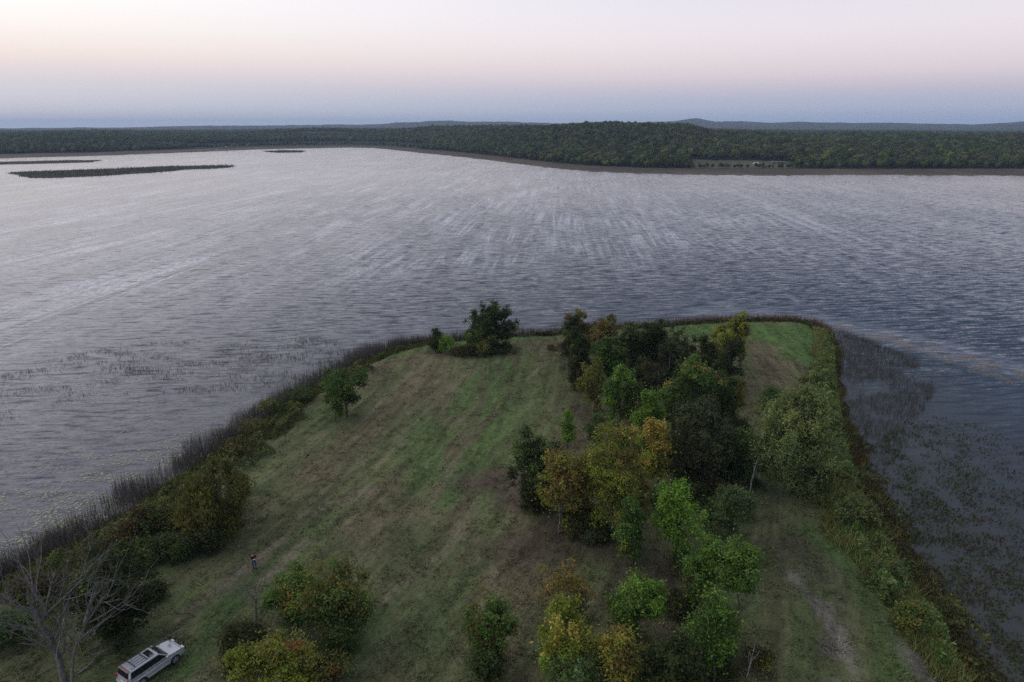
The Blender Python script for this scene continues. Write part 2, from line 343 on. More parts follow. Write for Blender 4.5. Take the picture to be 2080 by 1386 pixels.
# ------------------------------------------------------------------ water
def water_mat():
    m, t, out = newmat('lake_water'); g = N(t, 'ShaderNodeNewGeometry'); at = N(t, 'ShaderNodeVertexColor', layer_name='Col')
    sx = N(t, 'ShaderNodeSeparateColor'); t.links.new(at.outputs[0], sx.inputs[0]); calm, shal, lee = sx.outputs[0], sx.outputs[1], sx.outputs[2]
    def noise(scale, rot=0., detail=2., rough=.5, off=(0, 0, 0), dist=0.):
        mp = N(t, 'ShaderNodeMapping', vector_type='TEXTURE'); mp.inputs['Rotation'].default_value = (0, 0, rot); mp.inputs['Location'].default_value = off
        mp.inputs['Scale'].default_value = scale; t.links.new(g.outputs['Position'], mp.inputs[0])
        n = N(t, 'ShaderNodeTexNoise'); n.inputs['Scale'].default_value = 1; n.inputs['Detail'].default_value = detail; n.inputs['Roughness'].default_value = rough
        n.inputs['Distortion'].default_value = dist
        t.links.new(mp.outputs[0], n.inputs[0]); return n.outputs[0]
    c0 = lambda n, a: M_(t, 'MULTIPLY', M_(t, 'SUBTRACT', n, .5), a)
    RA = .12
    warp = noise((60, 90, 1), 0, 2, .5, (5, 5, 0))
    big = noise((6.5, 1.15, 1), RA, 2., .5, dist=.4); mid = noise((2.2, .6, 1), RA-.1, 2, .55, (7, 3, 0)); fine = noise((.6, .22, 1), RA, 2, .6); fx_ = noise((.5, .5, 1), .4, 2, .6, (50, 9, 0))
    gust = noise((34, 240, 1), -.10, 3, .6, (11, 40, 0), .6); gust2 = noise((220, 120, 1), .3, 2, .5, (31, 4, 0), .4)
    streak = noise((6.5, 170, 1), -.09, 1.6, .5, (3, 0, 0)); streak2 = noise((3.2, 90, 1), -.06, 1., .5, (33, 0, 0)); fan = noise((13, 200, 1), -.10, 2.5, .6, (77, 0, 0)); br = noise((26, 60, 1), 0, 2, .6); brf = noise((.9, 2.4, 1), 0, 2, .6)
    amp = M_(t, 'MULTIPLY', M_(t, 'MULTIPLY', M_(t, 'MULTIPLY_ADD', M_(t, 'ADD', M_(t, 'MULTIPLY', gust, .5), M_(t, 'MULTIPLY', fan, .5)), 1.9, .05), M_(t, 'MULTIPLY_ADD', gust2, .9, .55)), M_(t, 'MULTIPLY_ADD', calm, -.62, 1.))
    crest = ramp(t, big, [(.56, (0, 0, 0, 1)), (.70, (1, 1, 1, 1))]); crest2 = ramp(t, mid, [(.58, (0, 0, 0, 1)), (.72, (1, 1, 1, 1))])
    sy = M_(t, 'ADD', M_(t, 'ADD', c0(big, .44), c0(mid, .34)), c0(fine, .34))
    sy = M_(t, 'ADD', sy, M_(t, 'MULTIPLY', crest, .20)); sy = M_(t, 'ADD', sy, M_(t, 'MULTIPLY', crest2, .18))
    sy = M_(t, 'MULTIPLY', M_(t, 'ADD', sy, .055), amp)
    sxv = M_(t, 'MULTIPLY', M_(t, 'ADD', c0(fx_, .36), c0(mid, .1)), amp)
    cmb = N(t, 'ShaderNodeCombineXYZ'); t.links.new(sxv, cmb.inputs[0]); t.links.new(M_(t, 'MULTIPLY', sy, -1.), cmb.inputs[1]); cmb.inputs[2].default_value = 1
    nrm = N(t, 'ShaderNodeVectorMath', operation='NORMALIZE'); t.links.new(cmb.outputs[0], nrm.inputs[0])
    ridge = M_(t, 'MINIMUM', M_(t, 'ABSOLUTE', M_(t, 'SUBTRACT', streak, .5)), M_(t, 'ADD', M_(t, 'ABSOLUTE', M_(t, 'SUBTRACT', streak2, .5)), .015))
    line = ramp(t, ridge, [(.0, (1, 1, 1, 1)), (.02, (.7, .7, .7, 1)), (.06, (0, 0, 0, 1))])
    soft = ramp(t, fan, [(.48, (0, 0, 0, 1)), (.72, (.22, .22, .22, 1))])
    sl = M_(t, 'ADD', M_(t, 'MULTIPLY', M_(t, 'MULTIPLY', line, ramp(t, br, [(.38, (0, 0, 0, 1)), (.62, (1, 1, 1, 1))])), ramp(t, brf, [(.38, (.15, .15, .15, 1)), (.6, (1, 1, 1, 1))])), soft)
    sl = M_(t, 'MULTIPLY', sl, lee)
    fo = N(t, 'ShaderNodeAttribute', attribute_name='pale_lane'); fn = noise((5, 1.1, 1), -.25, 3, .65, (9, 2, 0))
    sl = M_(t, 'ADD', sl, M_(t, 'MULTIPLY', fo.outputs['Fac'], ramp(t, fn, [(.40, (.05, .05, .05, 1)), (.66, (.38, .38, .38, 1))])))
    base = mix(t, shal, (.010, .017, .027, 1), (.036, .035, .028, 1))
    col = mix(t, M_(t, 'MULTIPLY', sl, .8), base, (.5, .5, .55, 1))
    p = principled(t, out, col, .12, .5); p.inputs['IOR'].default_value = 1.42
    t.links.new(nrm.outputs[0], p.inputs['Normal']); return m
wx = axis(-3600, -92, 116, 3600, 2.2, 40); wy = axis(-850, 36, 232, 3900, 2.2, 40)
WX, WY = np.meshgrid(wx, wy); WP = np.stack([WX.ravel(), WY.ravel()], 1)
wsd = np.where(inside(WP, SHORE), 0, seg_dist(WP, SHORE))
leftbay = sstep(0, -30, WP[:, 0]+(WP[:, 1]-90)*.05-2)
calm = sstep(34, 6, wsd + (fbm(WP[:, 0]*.06, WP[:, 1]*.06)-.5)*12)
rightbay = (WP[:, 0] > 24)&(WP[:, 1] < 142)
calm = np.where(rightbay, sstep(0, -14, (WP[:, 1]-134)+(WP[:, 0]-55)*.55), calm*.75)
calm = np.maximum(calm, .30*sstep(0, -90, WP[:, 0]))
calm = np.maximum(calm, .75*sstep(170, 620, np.hypot(WP[:, 0], WP[:, 1])))
calm = np.maximum(calm, .98*sstep(-60, -420, WP[:, 0]+(fbm(WP[:, 0]*.01, WP[:, 1]*.01)-.5)*160)*sstep(380, 760, WP[:, 1]))
shal = np.maximum(sstep(7, 0, wsd), np.where(rightbay, sstep(46, 4, wsd+(WP[:, 1]-80).clip(0)*.3), 0))
lee = sstep(25, 120, wsd)*sstep(420, -60, WP[:, 0]-.1*WP[:, 1])
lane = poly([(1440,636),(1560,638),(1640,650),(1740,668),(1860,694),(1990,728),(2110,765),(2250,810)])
ld = seg_dist(WP, lane, False)+(fbm(WP[:, 0]*.07, WP[:, 1]*.07)-.5)*7; pale_lane = sstep(7.5, 1.0, ld)  # calm pale band along the lane, mixed into the water's base colour
lee = np.maximum(lee, 0)
wobj = link('water', mesh_np('water', np.stack([WP[:, 0], WP[:, 1], WP[:, 0]*0], 1),
     (lambda i, n: np.stack([i, i+1, i+1+n, i+n], 1))((np.arange(len(wy)-1)[:, None]*len(wx)+np.arange(len(wx)-1)[None, :]).ravel(), len(wx)),
     water_mat(), np.stack([calm, shal, lee], 1)), kind='structure')
fa_ = wobj.data.attributes.new('pale_lane', 'FLOAT', 'POINT'); fa_.data.foreach_set('value', pale_lane.astype(np.float32))

# ------------------------------------------------------------------ haze: one closed box round camera and scene
def box_mesh(name, lo, hi, mat):
    x0, y0, z0 = lo; x1, y1, z1 = hi
    V = [(x0,y0,z0),(x1,y0,z0),(x1,y1,z0),(x0,y1,z0),(x0,y0,z1),(x1,y0,z1),(x1,y1,z1),(x0,y1,z1)]
    return mesh_np(name, V, [(0,3,2,1),(4,5,6,7),(0,1,5,4),(1,2,6,5),(2,3,7,6),(3,0,4,7)], mat)
hm = bpy.data.materials.new('haze_air'); hm.use_nodes = True; ht = hm.node_tree; ht.nodes.clear(); ho = N(ht, 'ShaderNodeOutputMaterial')
pv = N(ht, 'ShaderNodeVolumePrincipled'); pv.inputs['Density'].default_value = 1.0e-4; pv.inputs['Color'].default_value = (.44, .56, .76, 1)
pv.inputs['Anisotropy'].default_value = 0.0
ht.links.new(pv.outputs[0], ho.inputs['Volume'])
HAZE = True
if HAZE: link('haze', box_mesh('haze', (-13000, -700, -4), (13000, 13500, 150), hm), kind='stuff')

# ------------------------------------------------------------------ foliage building
def rnd_dirs(n, r):
    v = r.normal(size=(n, 3)); return v/np.linalg.norm(v, axis=1)[:, None]
def leaves(C, Nrm, size, col, r, aspect=1.7, droop=0.):
    """one small diamond face per leaf clump"""
    n = len(C); nr = Nrm+r.normal(size=(n, 3))*.6; nr /= np.linalg.norm(nr, axis=1)[:, None]
    a = np.cross(nr, r.normal(size=(n, 3))); a /= np.linalg.norm(a, axis=1)[:, None]+1e-9
    if droop: a = a*(1-droop)+np.array([0, 0, -1.])*droop; a /= np.linalg.norm(a, axis=1)[:, None]
    b = np.cross(nr, a); b /= np.linalg.norm(b, axis=1)[:, None]+1e-9
    s = (size*(.65+.7*r.random(n)))[:, None] if np.isscalar(size) else (size*(.65+.7*r.random(n)))[:, None]
    a = a*s*.5*aspect; b = b*s*.5
    V = np.stack([C-a, C+b-a*.1, C+a, C-b-a*.1], 1).reshape(-1, 3)
    return V, np.arange(n*4).reshape(-1, 4), np.repeat(col, 4, 0)
def crown_pts(n, lobes, r, clump=.22, per=14, shell=.72, updown=.25):
    """clumped points on and in a set of ellipsoid lobes"""
    L = np.array([[*c, *rad] for c, rad in lobes]); area = (L[:, 3]*L[:, 4]*L[:, 5])**(2/3); pr = area/area.sum()
    m = max(24, int(n/per*1.5)); li = r.choice(len(L), m, p=pr)
    d = rnd_dirs(m, r); d[:, 2] = np.where((d[:, 2] < 0)&(r.random(m) < updown*2), -d[:, 2], d[:, 2])
    rr = shell+(1-shell)*r.random(m)**.6; rr = np.where(r.random(m) < .18, rr*r.random(m), rr)
    p = L[li, :3]+d*L[li, 3:]*rr[:, None]
    ok = np.ones(m, bool)
    for j in range(len(L)):
        q = np.linalg.norm((p-L[j, :3])/L[j, 3:], axis=1); ok &= ~((q < .6)&(li != j))
    p, d, li = p[ok], d[ok], li[ok]
    if len(p) == 0: p, d, li = L[:1, :3], np.array([[0, 0, 1.]]), np.array([0])
    kx = r.integers(0, len(p), n); C = p[kx]+r.normal(size=(n, 3))*clump*np.array([1, 1, .8])*(1+1.4*(r.random((n, 1)) < .16))
    return C, d[kx], li[kx], kx
PAL = {  # base colours of the leaves (albedo), with weights
 'bright': [((.095,.190,.030),3),((.070,.150,.026),3),((.130,.200,.034),1)],
 'green':  [((.050,.100,.028),3),((.066,.125,.030),2),((.040,.080,.024),2)],
 'mid':    [((.052,.088,.026),3),((.064,.102,.030),2),((.040,.066,.021),2)],
 'dark':   [((.028,.042,.015),4),((.036,.052,.018),3),((.048,.062,.022),1)],
 'darkgr': [((.044,.056,.030),3),((.056,.068,.038),3),((.034,.046,.024),2)],
 'willow': [((.110,.142,.064),3),((.088,.122,.052),3),((.135,.16,.07),1)],
 'greygr': [((.062,.092,.046),3),((.050,.080,.038),2),((.074,.100,.05),1)],
 'olive':  [((.115,.118,.036),3),((.092,.100,.032),3),((.14,.13,.038),1)],
 'oliveD': [((.066,.074,.030),3),((.054,.064,.026),3),((.088,.086,.034),1)],
 'yellow': [((.25,.205,.055),3),((.19,.18,.045),3),((.28,.21,.06),2),((.12,.14,.04),1)],
 'ygreen': [((.135,.180,.030),3),((.105,.155,.028),2),((.18,.19,.034),2)],
 'orange': [((.20,.125,.045),3),((.17,.135,.045),3),((.21,.16,.05),2),((.09,.115,.035),4)],
 'orangeb':[((.155,.115,.055),3),((.12,.10,.045),3),((.085,.09,.035),2)],
 'red':    [((.16,.025,.022),1),((.11,.02,.02),1)],
 'brown':  [((.075,.048,.028),2),((.095,.062,.032),2),((.055,.040,.024),1)],
 'lime':   [((.120,.200,.050),3),((.090,.165,.038),2)],
}
LEAFG = {'willow': 1.75, 'greygr': 1.6, 'dark': 1.15, 'darkgr': 1.25, 'brown': .85, 'orangeb': 1.15, 'red': 1.2, 'oliveD': 1.0}
def pick(pal, n, r, tone=None):
    ent = [(tuple(np.array(e[0])*LEAFG.get(pal, 1.38)*np.array([1.08, 1.02, .78])), e[1]) for e in PAL[pal]]; w = np.array([e[1] for e in ent], float); w /= w.sum(); c = np.array([e[0] for e in ent])
    return c[r.choice(len(ent), n, p=w)]
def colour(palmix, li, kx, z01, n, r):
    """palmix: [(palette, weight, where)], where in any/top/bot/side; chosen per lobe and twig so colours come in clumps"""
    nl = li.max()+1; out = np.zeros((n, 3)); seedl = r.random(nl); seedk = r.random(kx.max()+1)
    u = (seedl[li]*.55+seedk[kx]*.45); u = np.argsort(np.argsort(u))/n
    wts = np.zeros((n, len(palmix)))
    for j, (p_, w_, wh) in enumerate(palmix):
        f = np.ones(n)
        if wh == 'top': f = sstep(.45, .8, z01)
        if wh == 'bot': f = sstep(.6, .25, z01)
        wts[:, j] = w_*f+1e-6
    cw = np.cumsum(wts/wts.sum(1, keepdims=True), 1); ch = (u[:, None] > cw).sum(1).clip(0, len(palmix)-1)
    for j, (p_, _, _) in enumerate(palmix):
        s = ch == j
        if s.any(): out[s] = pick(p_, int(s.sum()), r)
    br = .45+1.05*(.5*seedk[kx]+.5*seedl[li][:])          # random tone per bough and twig
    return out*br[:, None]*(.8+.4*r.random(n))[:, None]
def make_lobes(c, R, nl, r, kind):
    c = np.array(c, float); R = np.array(R, float); L = []
    if kind == 'bush':
        for i in range(nl):
            d = rnd_dirs(1, r)[0]; d[2] = abs(d[2])*.8-.15; L.append((c+d*R*(.35+.35*r.random()), R*(.42+.2*r.random())))
    elif kind == 'tall':
        for i in range(nl):
            f = (i+.5)/nl; w = math.sin(math.pi*(.12+.8*f))**.6; a = r.random()*6.28
            sz = .38+.30*r.random(); L.append((c+np.array([math.cos(a)*R[0]*.55*w, math.sin(a)*R[1]*.55*w, (2*f-1)*R[2]*.82]), np.array([R[0]*sz*w, R[1]*sz*w, R[2]*max(.16, 1.1/nl)])))
            if r.random() < .6: L.append((c+np.array([-math.cos(a)*R[0]*.5*w, -math.sin(a)*R[1]*.5*w, (2*f-1)*R[2]*.8]), np.array([R[0]*.34*w, R[1]*.34*w, R[2]*.12])))
    else:
        for i in range(int(nl*1.6)):
            d = rnd_dirs(1, r)[0]; f = r.random()**.6; q = .28+.50*f; sz = (.20+.22*r.random())*(1.25-.55*f)
            L.append((c+d*R*q*np.array([1, 1, 1.06]), R*sz*np.array([1, 1, .8+.5*r.random()])))
        for i in range(max(2, nl//4)):      # lower skirts and a leader
            a = r.random()*6.28; L.append((c+R*np.array([.45*math.cos(a), .45*math.sin(a), -.85-.15*r.random()]), R*(.18+.1*r.random())))
        L.append((c+R*np.array([.15*(r.random()-.5), .1, .72]), R*.24))
        for i in range(int(nl*1.3)):        # protruding sprays
            d = rnd_dirs(1, r)[0]; d[2] = d[2]*.8+.2; q = .86+.2*r.random(); z_ = .09+.08*r.random(); L.append((c+d*R*q, R*np.array([z_, z_, z_*1.7])))
    return L
def limbs(base, lobes, tr, r, kind, h):
    """trunk and boughs as tapered tubes, every bough rooted in the trunk"""
    base = np.array(base, float); cen = np.mean([l[0] for l in lobes], 0); top = max(l[0][2]+l[1][2]*.4 for l in lobes)
    lean = cen-base; kn = 7; s = np.linspace(0, 1, kn); tp = base+np.stack([lean[0]*s**1.3, lean[1]*s**1.3, (top-base[2])*s], 1)
    tp[1:-1, :2] += r.normal(size=(kn-2, 2))*h*.012; tp[0, 2] -= .25
    P_ = [(tp, tr*(1.12-s*.98))]
    for c_, R_ in lobes:
        zs = max(.28*h, min(c_[2]-R_[2]*.9, top-.4)); f = np.clip((zs-base[2])/(top-base[2]), .1, .9); a = base+np.array([lean[0]*f**1.3, lean[1]*f**1.3, (top-base[2])*f])
        mid_ = a*.5+c_*.5+np.array([0, 0, -.05*h])+r.normal(size=3)*.1; e = c_+np.array([0, 0, R_[2]*.3])
        P_.append((np.array([a, mid_, e]), tr*np.array([.48*(1.1-f), .3*(1.1-f), .08])))
        for q in range(3):
            d = rnd_dirs(1, r)[0]; d[2] = abs(d[2]); P_.append((np.array([mid_*.4+e*.6, c_+d*R_*.85]), tr*np.array([.16, .04])))
    return tube(P_, 5)
TREE_N = [0]
def build_tree(name, label, cat, base, C, R, pals, n, size=.2, kind='round', nl=9, tr=None, bark=BARK, group=None, clump=.2, shell=.7, aspect=1.7, droop=0., trunk=True, per=34):
    TREE_N[0] += 1; r = np.random.default_rng(100+TREE_N[0]*13)
    bz = float(zat(base[0], base[1])); base = np.array([base[0], base[1], bz])
    rootb = base.copy(); C = np.array(C, float)-base; h = C[2]+R[2]
    lob = make_lobes(C, R, nl, r, kind)
    size = size*.86; Cc, Nn, li, kx = crown_pts(int(n*.98), lob, r, clump*1.15, per, shell)
    Cc = Cc[:]; ok = Cc[:, 2] > .03; Cc, Nn, li, kx = Cc[ok], Nn[ok], li[ok], kx[ok]
    if droop:   # hanging strands
        Cc[:, 2] -= r.random(len(Cc))**2*R[2]*.55*droop; Cc[:, 2] = np.maximum(Cc[:, 2], .05)
    z0, z1 = C[2]-R[2], C[2]+R[2]; z01 = np.clip((Cc[:, 2]-z0)/(z1-z0), 0, 1)
    cols = colour(pals, li, kx, z01, len(Cc), r)
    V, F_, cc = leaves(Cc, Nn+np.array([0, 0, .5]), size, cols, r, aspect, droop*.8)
    t = thing(name, label, cat, tuple(rootb), 0, group)
    link('crown' if cat == 'tree' else 'foliage', mesh_np('crown', V, F_, LEAF, cc), t)
    if trunk:
        tv, tf = limbs((0, 0, 0), lob, tr or .024*h*.8+.03, r, kind, h)
        link('trunk' if cat == 'tree' else 'stems', mesh_np('trunk', tv, tf, bark, smooth=True), t)
    return t
def T(bx, by, top, x0, x1, yb, pals, label, n=5000, kind='round', nl=9, name='tree', cat='tree', size=.2, **kw):
    """a tree surveyed from its foot, its top and the sides and lower edge of its crown"""
    g_ = gnd(bx, by, 1.0); Yp = g_[1]; th = math.atan2(CAM_H, Yp)
    xa, za = on_plane(x0, (top+yb)/2, Yp); xb, _ = on_plane(x1, (top+yb)/2, Yp); _, zt = on_plane(bx, top, Yp); _, zb = on_plane(bx, yb, Yp)
    near = by > 1100; rx = (xb-xa)/2*(1.0 if near else 1.07); zb -= .14*(zt-zb); a = (zt-zb)/2; cz = (zt+zb)/2; ry = rx*.92; n = int(n*(1.15 if near else 1.55)); size *= .95; xm = (xa+xb)/2; xa, xb = xm-rx, xm+rx
    th = math.atan2(CAM_H-cz, Yp)
    q = (a*math.cos(th))**2-(ry*math.sin(th))**2; rz = math.sqrt(max(q, (.5*a*math.cos(th))**2))/math.cos(th)
    cz = max(cz, 1.0+rz*.55)
    if isinstance(pals, str): pals = [(pals, 1, 'any')]
    return build_tree(name, label, cat, g_, ((xa+xb)/2, Yp, cz), (rx, ry, rz), pals, n, size, kind, nl, **kw)
def bush(bx, by, top, x0, x1, pals, label, n=3500, nl=7, name='shrub', size=.16, **kw):
    """a shrub whose foliage reaches the ground"""
    g_ = gnd(bx, by, 1.0); Yp = g_[1]; xa, _ = on_plane(x0, by, Yp); xb, _ = on_plane(x1, by, Yp); rx = (xb-xa)/2; ry = rx*.8
    Yc = Yp+ry*.55; _, zt = on_plane(bx, top, Yc+ry*.3); H_ = max(zt-1.0, .8); n = int(n*1.2)
    if isinstance(pals, str): pals = [(pals, 1, 'any')]
    return build_tree(name, label, 'shrub', ((xa+xb)/2, Yc), ((xa+xb)/2, Yc, 1.0+H_*.42), (rx, ry, H_*.6), pals, n, size, 'bush', nl, tr=.06, **kw)


# ---- group at the north-west shore
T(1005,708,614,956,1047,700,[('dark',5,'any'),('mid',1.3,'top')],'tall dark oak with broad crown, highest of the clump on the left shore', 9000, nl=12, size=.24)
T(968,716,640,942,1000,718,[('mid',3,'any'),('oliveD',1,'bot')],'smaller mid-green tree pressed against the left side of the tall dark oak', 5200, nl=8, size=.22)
T(978,724,668,950,1003,726,[('mid',2,'any'),('olive',2,'any')],'low olive-green tree in front of the dark oak by the shore', 3600, nl=6, size=.2)
T(886,716,662,873,904,712,[('dark',3,'any'),('mid',1,'top')],'small slender dark tree at the left end of the shore clump', 2200, kind='tall', nl=6, size=.2)
bush(903,724,678,888,919,'bright','bright yellow-green bush beside the small slender dark tree', 2000)
bush(945,728,700,915,975,[('dark',2,'any'),('oliveD',1,'any')],'dark low shrub at the foot of the olive-green shore tree')
bush(1010,724,700,975,1062,[('dark',3,'any'),('brown',.6,'bot')],'long low dark bramble spreading right from the tall oak', 3600)
bush(1140,712,694,1112,1172,[('brown',1,'any'),('oliveD',1,'any')],'small brownish shrub left of the first trees of the grove', 1200)
# ---- lone tree on the left meadow edge
T(704,848,745,640,748,815,[('green',4,'any'),('mid',3,'any'),('orange',.35,'bot')],'lone spreading green tree standing on the left edge of the meadow', 7500, nl=11, tr=.22, size=.21)
T(681,858,812,672,694,846,[('green',3,'any'),('olive',1,'any')],'thin sapling under the left side of the lone meadow tree', 700, kind='tall', nl=4)
# ---- left bank brush
T(432,1086,938,362,502,1086,[('olive',5,'any'),('oliveD',3,'any')],'large drooping olive-green tree at the edge of the meadow on the left bank', 15000, nl=15, size=.17, droop=.75, aspect=2.6, tr=.28, bark=DEADBARK, name='willow_tree', shell=.6)
bush(478,1010,955,462,502,[('dark',3,'any'),('brown',.6,'any')],'dark reddish shrub behind the right side of the drooping olive tree', 2200)
bush(345,1082,1022,312,392,[('olive',2,'any'),('oliveD',3,'any')],'olive shrub left of the drooping tree on the bank', 4500)
bush(300,1090,1020,262,335,[('brown',1.4,'any'),('oliveD',2,'any'),('mid',1,'any')],'mixed brown and green shrub on the water side of the left bank', 4000)
bush(250,1112,1060,215,290,[('brown',2.4,'any'),('orangeb',1,'top'),('oliveD',1,'any')],'rust-brown shrub beside the reeds on the left bank', 3200)
bush(390,1135,1062,350,440,[('dark',3,'any'),('oliveD',1.5,'top')],'dark shrub below the drooping olive tree', 4500)
bush(335,1150,1085,290,380,[('mid',2,'any'),('dark',2,'any')],'deep green shrub in the middle of the left bank thicket', 4500)
bush(275,1160,1095,235,325,[('mid',2,'any'),('oliveD',2,'any')],'broad green shrub above the dark tree on the left bank', 4200)
bush(200,1150,1098,160,245,[('brown',1.4,'any'),('oliveD',2,'any')],'brownish shrub behind the bare tree on the left bank', 3200)
T(245,1302,1112,146,318,1285,[('dark',6,'any'),('mid',1,'top')],'large dark green tree between the bare tree and the track', 13000, nl=14, size=.2, tr=.2)
bush(318,1225,1178,292,336,[('dark',3,'any')],'small dark bush at the right foot of the large dark tree', 1800)
bush(60,1225,1165,10,115,[('oliveD',3,'any'),('brown',1.4,'any')],'olive-brown shrub by the left edge behind the bare tree', 4200)
bush(25,1330,1240,-40,55,[('green',3,'any'),('mid',2,'any')],'green shrub at the left edge of the photo beside the bare tree', 4800)
bush(560,838,805,520,600,[('mid',2,'any'),('olive',1,'any')],'low green shrub on the bank left of the lone tree', 1500)
bush(600,815,785,572,640,[('mid',2,'any'),('oliveD',1,'any')],'low green shrub touching the shore left of the lone tree', 1500)
bush(505,882,850,480,540,[('olive',2,'any'),('oliveD',1,'any')],'low olive shrub on the bank between lone tree and drooping tree', 1500)
bush(470,925,890,440,505,[('oliveD',2,'any'),('orangeb',.6,'top')],'low tan-topped shrub just above the drooping olive tree', 1800)
bush(735,757,738,712,760,[('oliveD',2,'any'),('orangeb',.6,'top')],'small tan shrub on the bank right of the lone tree', 900)
# ---- foreground left of centre
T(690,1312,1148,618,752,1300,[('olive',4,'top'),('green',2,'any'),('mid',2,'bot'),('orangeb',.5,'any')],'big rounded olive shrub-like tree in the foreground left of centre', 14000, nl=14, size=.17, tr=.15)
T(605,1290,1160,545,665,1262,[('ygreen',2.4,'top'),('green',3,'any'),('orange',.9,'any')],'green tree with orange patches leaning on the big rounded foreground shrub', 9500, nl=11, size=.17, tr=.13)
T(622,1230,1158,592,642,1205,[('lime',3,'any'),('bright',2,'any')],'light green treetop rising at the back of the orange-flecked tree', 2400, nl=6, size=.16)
T(560,1440,1283,462,640,1420,[('ygreen',4,'any'),('olive',2,'any'),('red',.25,'any'),('orange',.5,'any')],'yellow-green tree with scarlet sprays at the bottom edge left of centre', 14000, nl=14, size=.16, tr=.13)
bush(478,1362,1265,428,535,[('oliveD',3,'any'),('dark',2,'any')],'dark olive shrub left of the yellow-green tree at the bottom edge', 6000)
bush(655,1400,1325,615,700,[('oliveD',2,'any'),('olive',1.4,'any'),('red',.12,'any')],'brownish shrub with red leaves right of the yellow-green bottom tree', 3500)
# ---- foreground centre
T(992,1352,1208,938,1042,1318,[('olive',1.4,'any'),('green',3,'any')],'open-crowned olive-green tree alone in the centre foreground', 6500, nl=10, size=.17, tr=.11, clump=.17)
bush(985,1410,1312,955,1022,[('mid',2,'any'),('dark',3,'any')],'dark upright bush at the foot of the open-crowned centre tree', 4500)
T(1150,1330,1136,1090,1216,1275,[('orange',3,'top'),('orangeb',1.5,'any'),('green',1,'bot')],'sparse tree with orange leaf tufts above a yellow-green one', 4200, nl=14, size=.16, clump=.13, per=20, tr=.10, bark=DEADBARK)
T(1145,1400,1205,1092,1202,1395,[('ygreen',3,'any'),('bright',3,'bot'),('yellow',1.5,'top')],'tall yellow-green tree in front of the sparse orange one', 9500, nl=12, size=.17, tr=.11)
T(1172,1460,1325,1120,1222,1440,[('lime',2,'any'),('greygr',3,'any')],'pale green treetop cut by the bottom edge below the tall yellow-green tree', 6500, nl=9, size=.15, droop=.4)
T(1292,1300,1168,1232,1350,1270,[('lime',3,'top'),('bright',1,'any'),('green',3,'bot')],'round green tree with hanging light-tipped leaves right of the sparse orange tree', 7500, nl=10, size=.17, droop=.55, aspect=2.4, tr=.12)
T(1262,1430,1268,1215,1304,1400,[('orange',2,'any'),('ygreen',2,'any'),('yellow',1.5,'any')],'yellow and orange tree at the bottom edge left of the darkest tree', 6500, nl=10, size=.16)
T(1372,1460,1286,1298,1448,1440,[('dark',1,'any')],'darkest tree of the bottom edge with a wide black-green crown', 12500, nl=14, size=.19, tr=.18)
bush(1455,1392,1338,1425,1500,[('dark',2,'any'),('oliveD',1,'any')],'small dark shrub right of the darkest bottom tree', 2600)
bush(1375,1262,1205,1338,1428,[('oliveD',2,'any'),('dark',2,'any'),('brown',1,'any')],'dark bush behind the pile of wood chips', 3800)
T(1448,1400,1180,1398,1492,1350,[('green',3,'any'),('mid',1,'any'),('bright',1,'any')],'tall thin-leaved green tree right of the wood chip pile', 5600, kind='tall', nl=11, size=.16, clump=.24, tr=.09)
T(1497,1300,1094,1443,1552,1195,[('bright',2,'any'),('lime',2,'top'),('green',2,'any')],'bright green tree with the rightmost crown of the lower grove', 7000, nl=10, size=.17, tr=.11)
T(1420,1262,1078,1388,1476,1205,[('bright',2,'any'),('green',2,'any'),('oliveD',1,'bot')],'green tree leaning left beside the bright rightmost crown', 6200, nl=10, size=.17, tr=.12)
T(1368,1160,980,1328,1426,1115,[('bright',4,'any'),('green',2,'bot'),('yellow',.3,'bot')],'bright green tree with a bare straight trunk in the lower grove', 8000, nl=11, size=.18, tr=.14)
T(1285,1152,1005,1250,1314,1128,[('green',4,'any'),('bright',1,'top'),('ygreen',1,'bot')],'narrow soft-green tree left of the bright one with the straight trunk', 5600, kind='tall', nl=9, size=.17, tr=.10)
T(1480,1120,984,1444,1522,1075,[('greygr',5,'any'),('mid',1,'any')],'grey-green tree below the white birch stem', 6500, nl=9, size=.18, tr=.1)
T(1135,1085,912,1094,1200,1050,[('orange',2.4,'any'),('yellow',1.6,'any'),('orangeb',1,'any'),('ygreen',1.4,'any'),('olive',1.6,'any')],'orange-leaved tree with a pale bare trunk at the left front of the grove', 8000, nl=12, size=.18, clump=.18, tr=.12, bark=DEADBARK)
T(1240,1098,874,1186,1306,1030,[('olive',2,'any'),('ygreen',3.4,'any'),('orange',1.4,'top'),('yellow',.8,'any')],'broad orange-topped green tree right of the orange one', 10500, nl=13, size=.18, tr=.16)
bush(1180,1098,1020,1142,1222,[('dark',2,'any'),('oliveD',1.6,'any')],'large dark shrub under the orange-leaved tree', 5500)
bush(1215,1106,1050,1180,1266,[('dark',2,'any'),('darkgr',3,'any')],'rounded dark shrub lowest in front of the broad orange-topped tree', 5000)
T(1088,1034,882,1040,1146,1024,[('dark',4,'any'),('mid',2.4,'top'),('green',.6,'top')],'dense dark vine-covered tree standing at the meadow side of the grove', 13500, kind='round', nl=12, size=.19, tr=.25, shell=.8)
T(1152,912,828,1138,1168,895,[('bright',4,'any')],'small slim bright green tree behind the vine-covered one', 1800, kind='tall', nl=6, size=.18)
T(1334,1010,843,1304,1366,965,[('yellow',4,'top'),('ygreen',2,'bot'),('yellow',1,'any')],'slender yellow tree in front of the dark birches', 6000, kind='tall', nl=9, size=.19, tr=.11)
T(1320,950,785,1284,1350,905,[('bright',5,'any'),('green',1,'any')],'vivid green tree left of the slender yellow one', 6500, kind='tall', nl=9, size=.2, tr=.12)
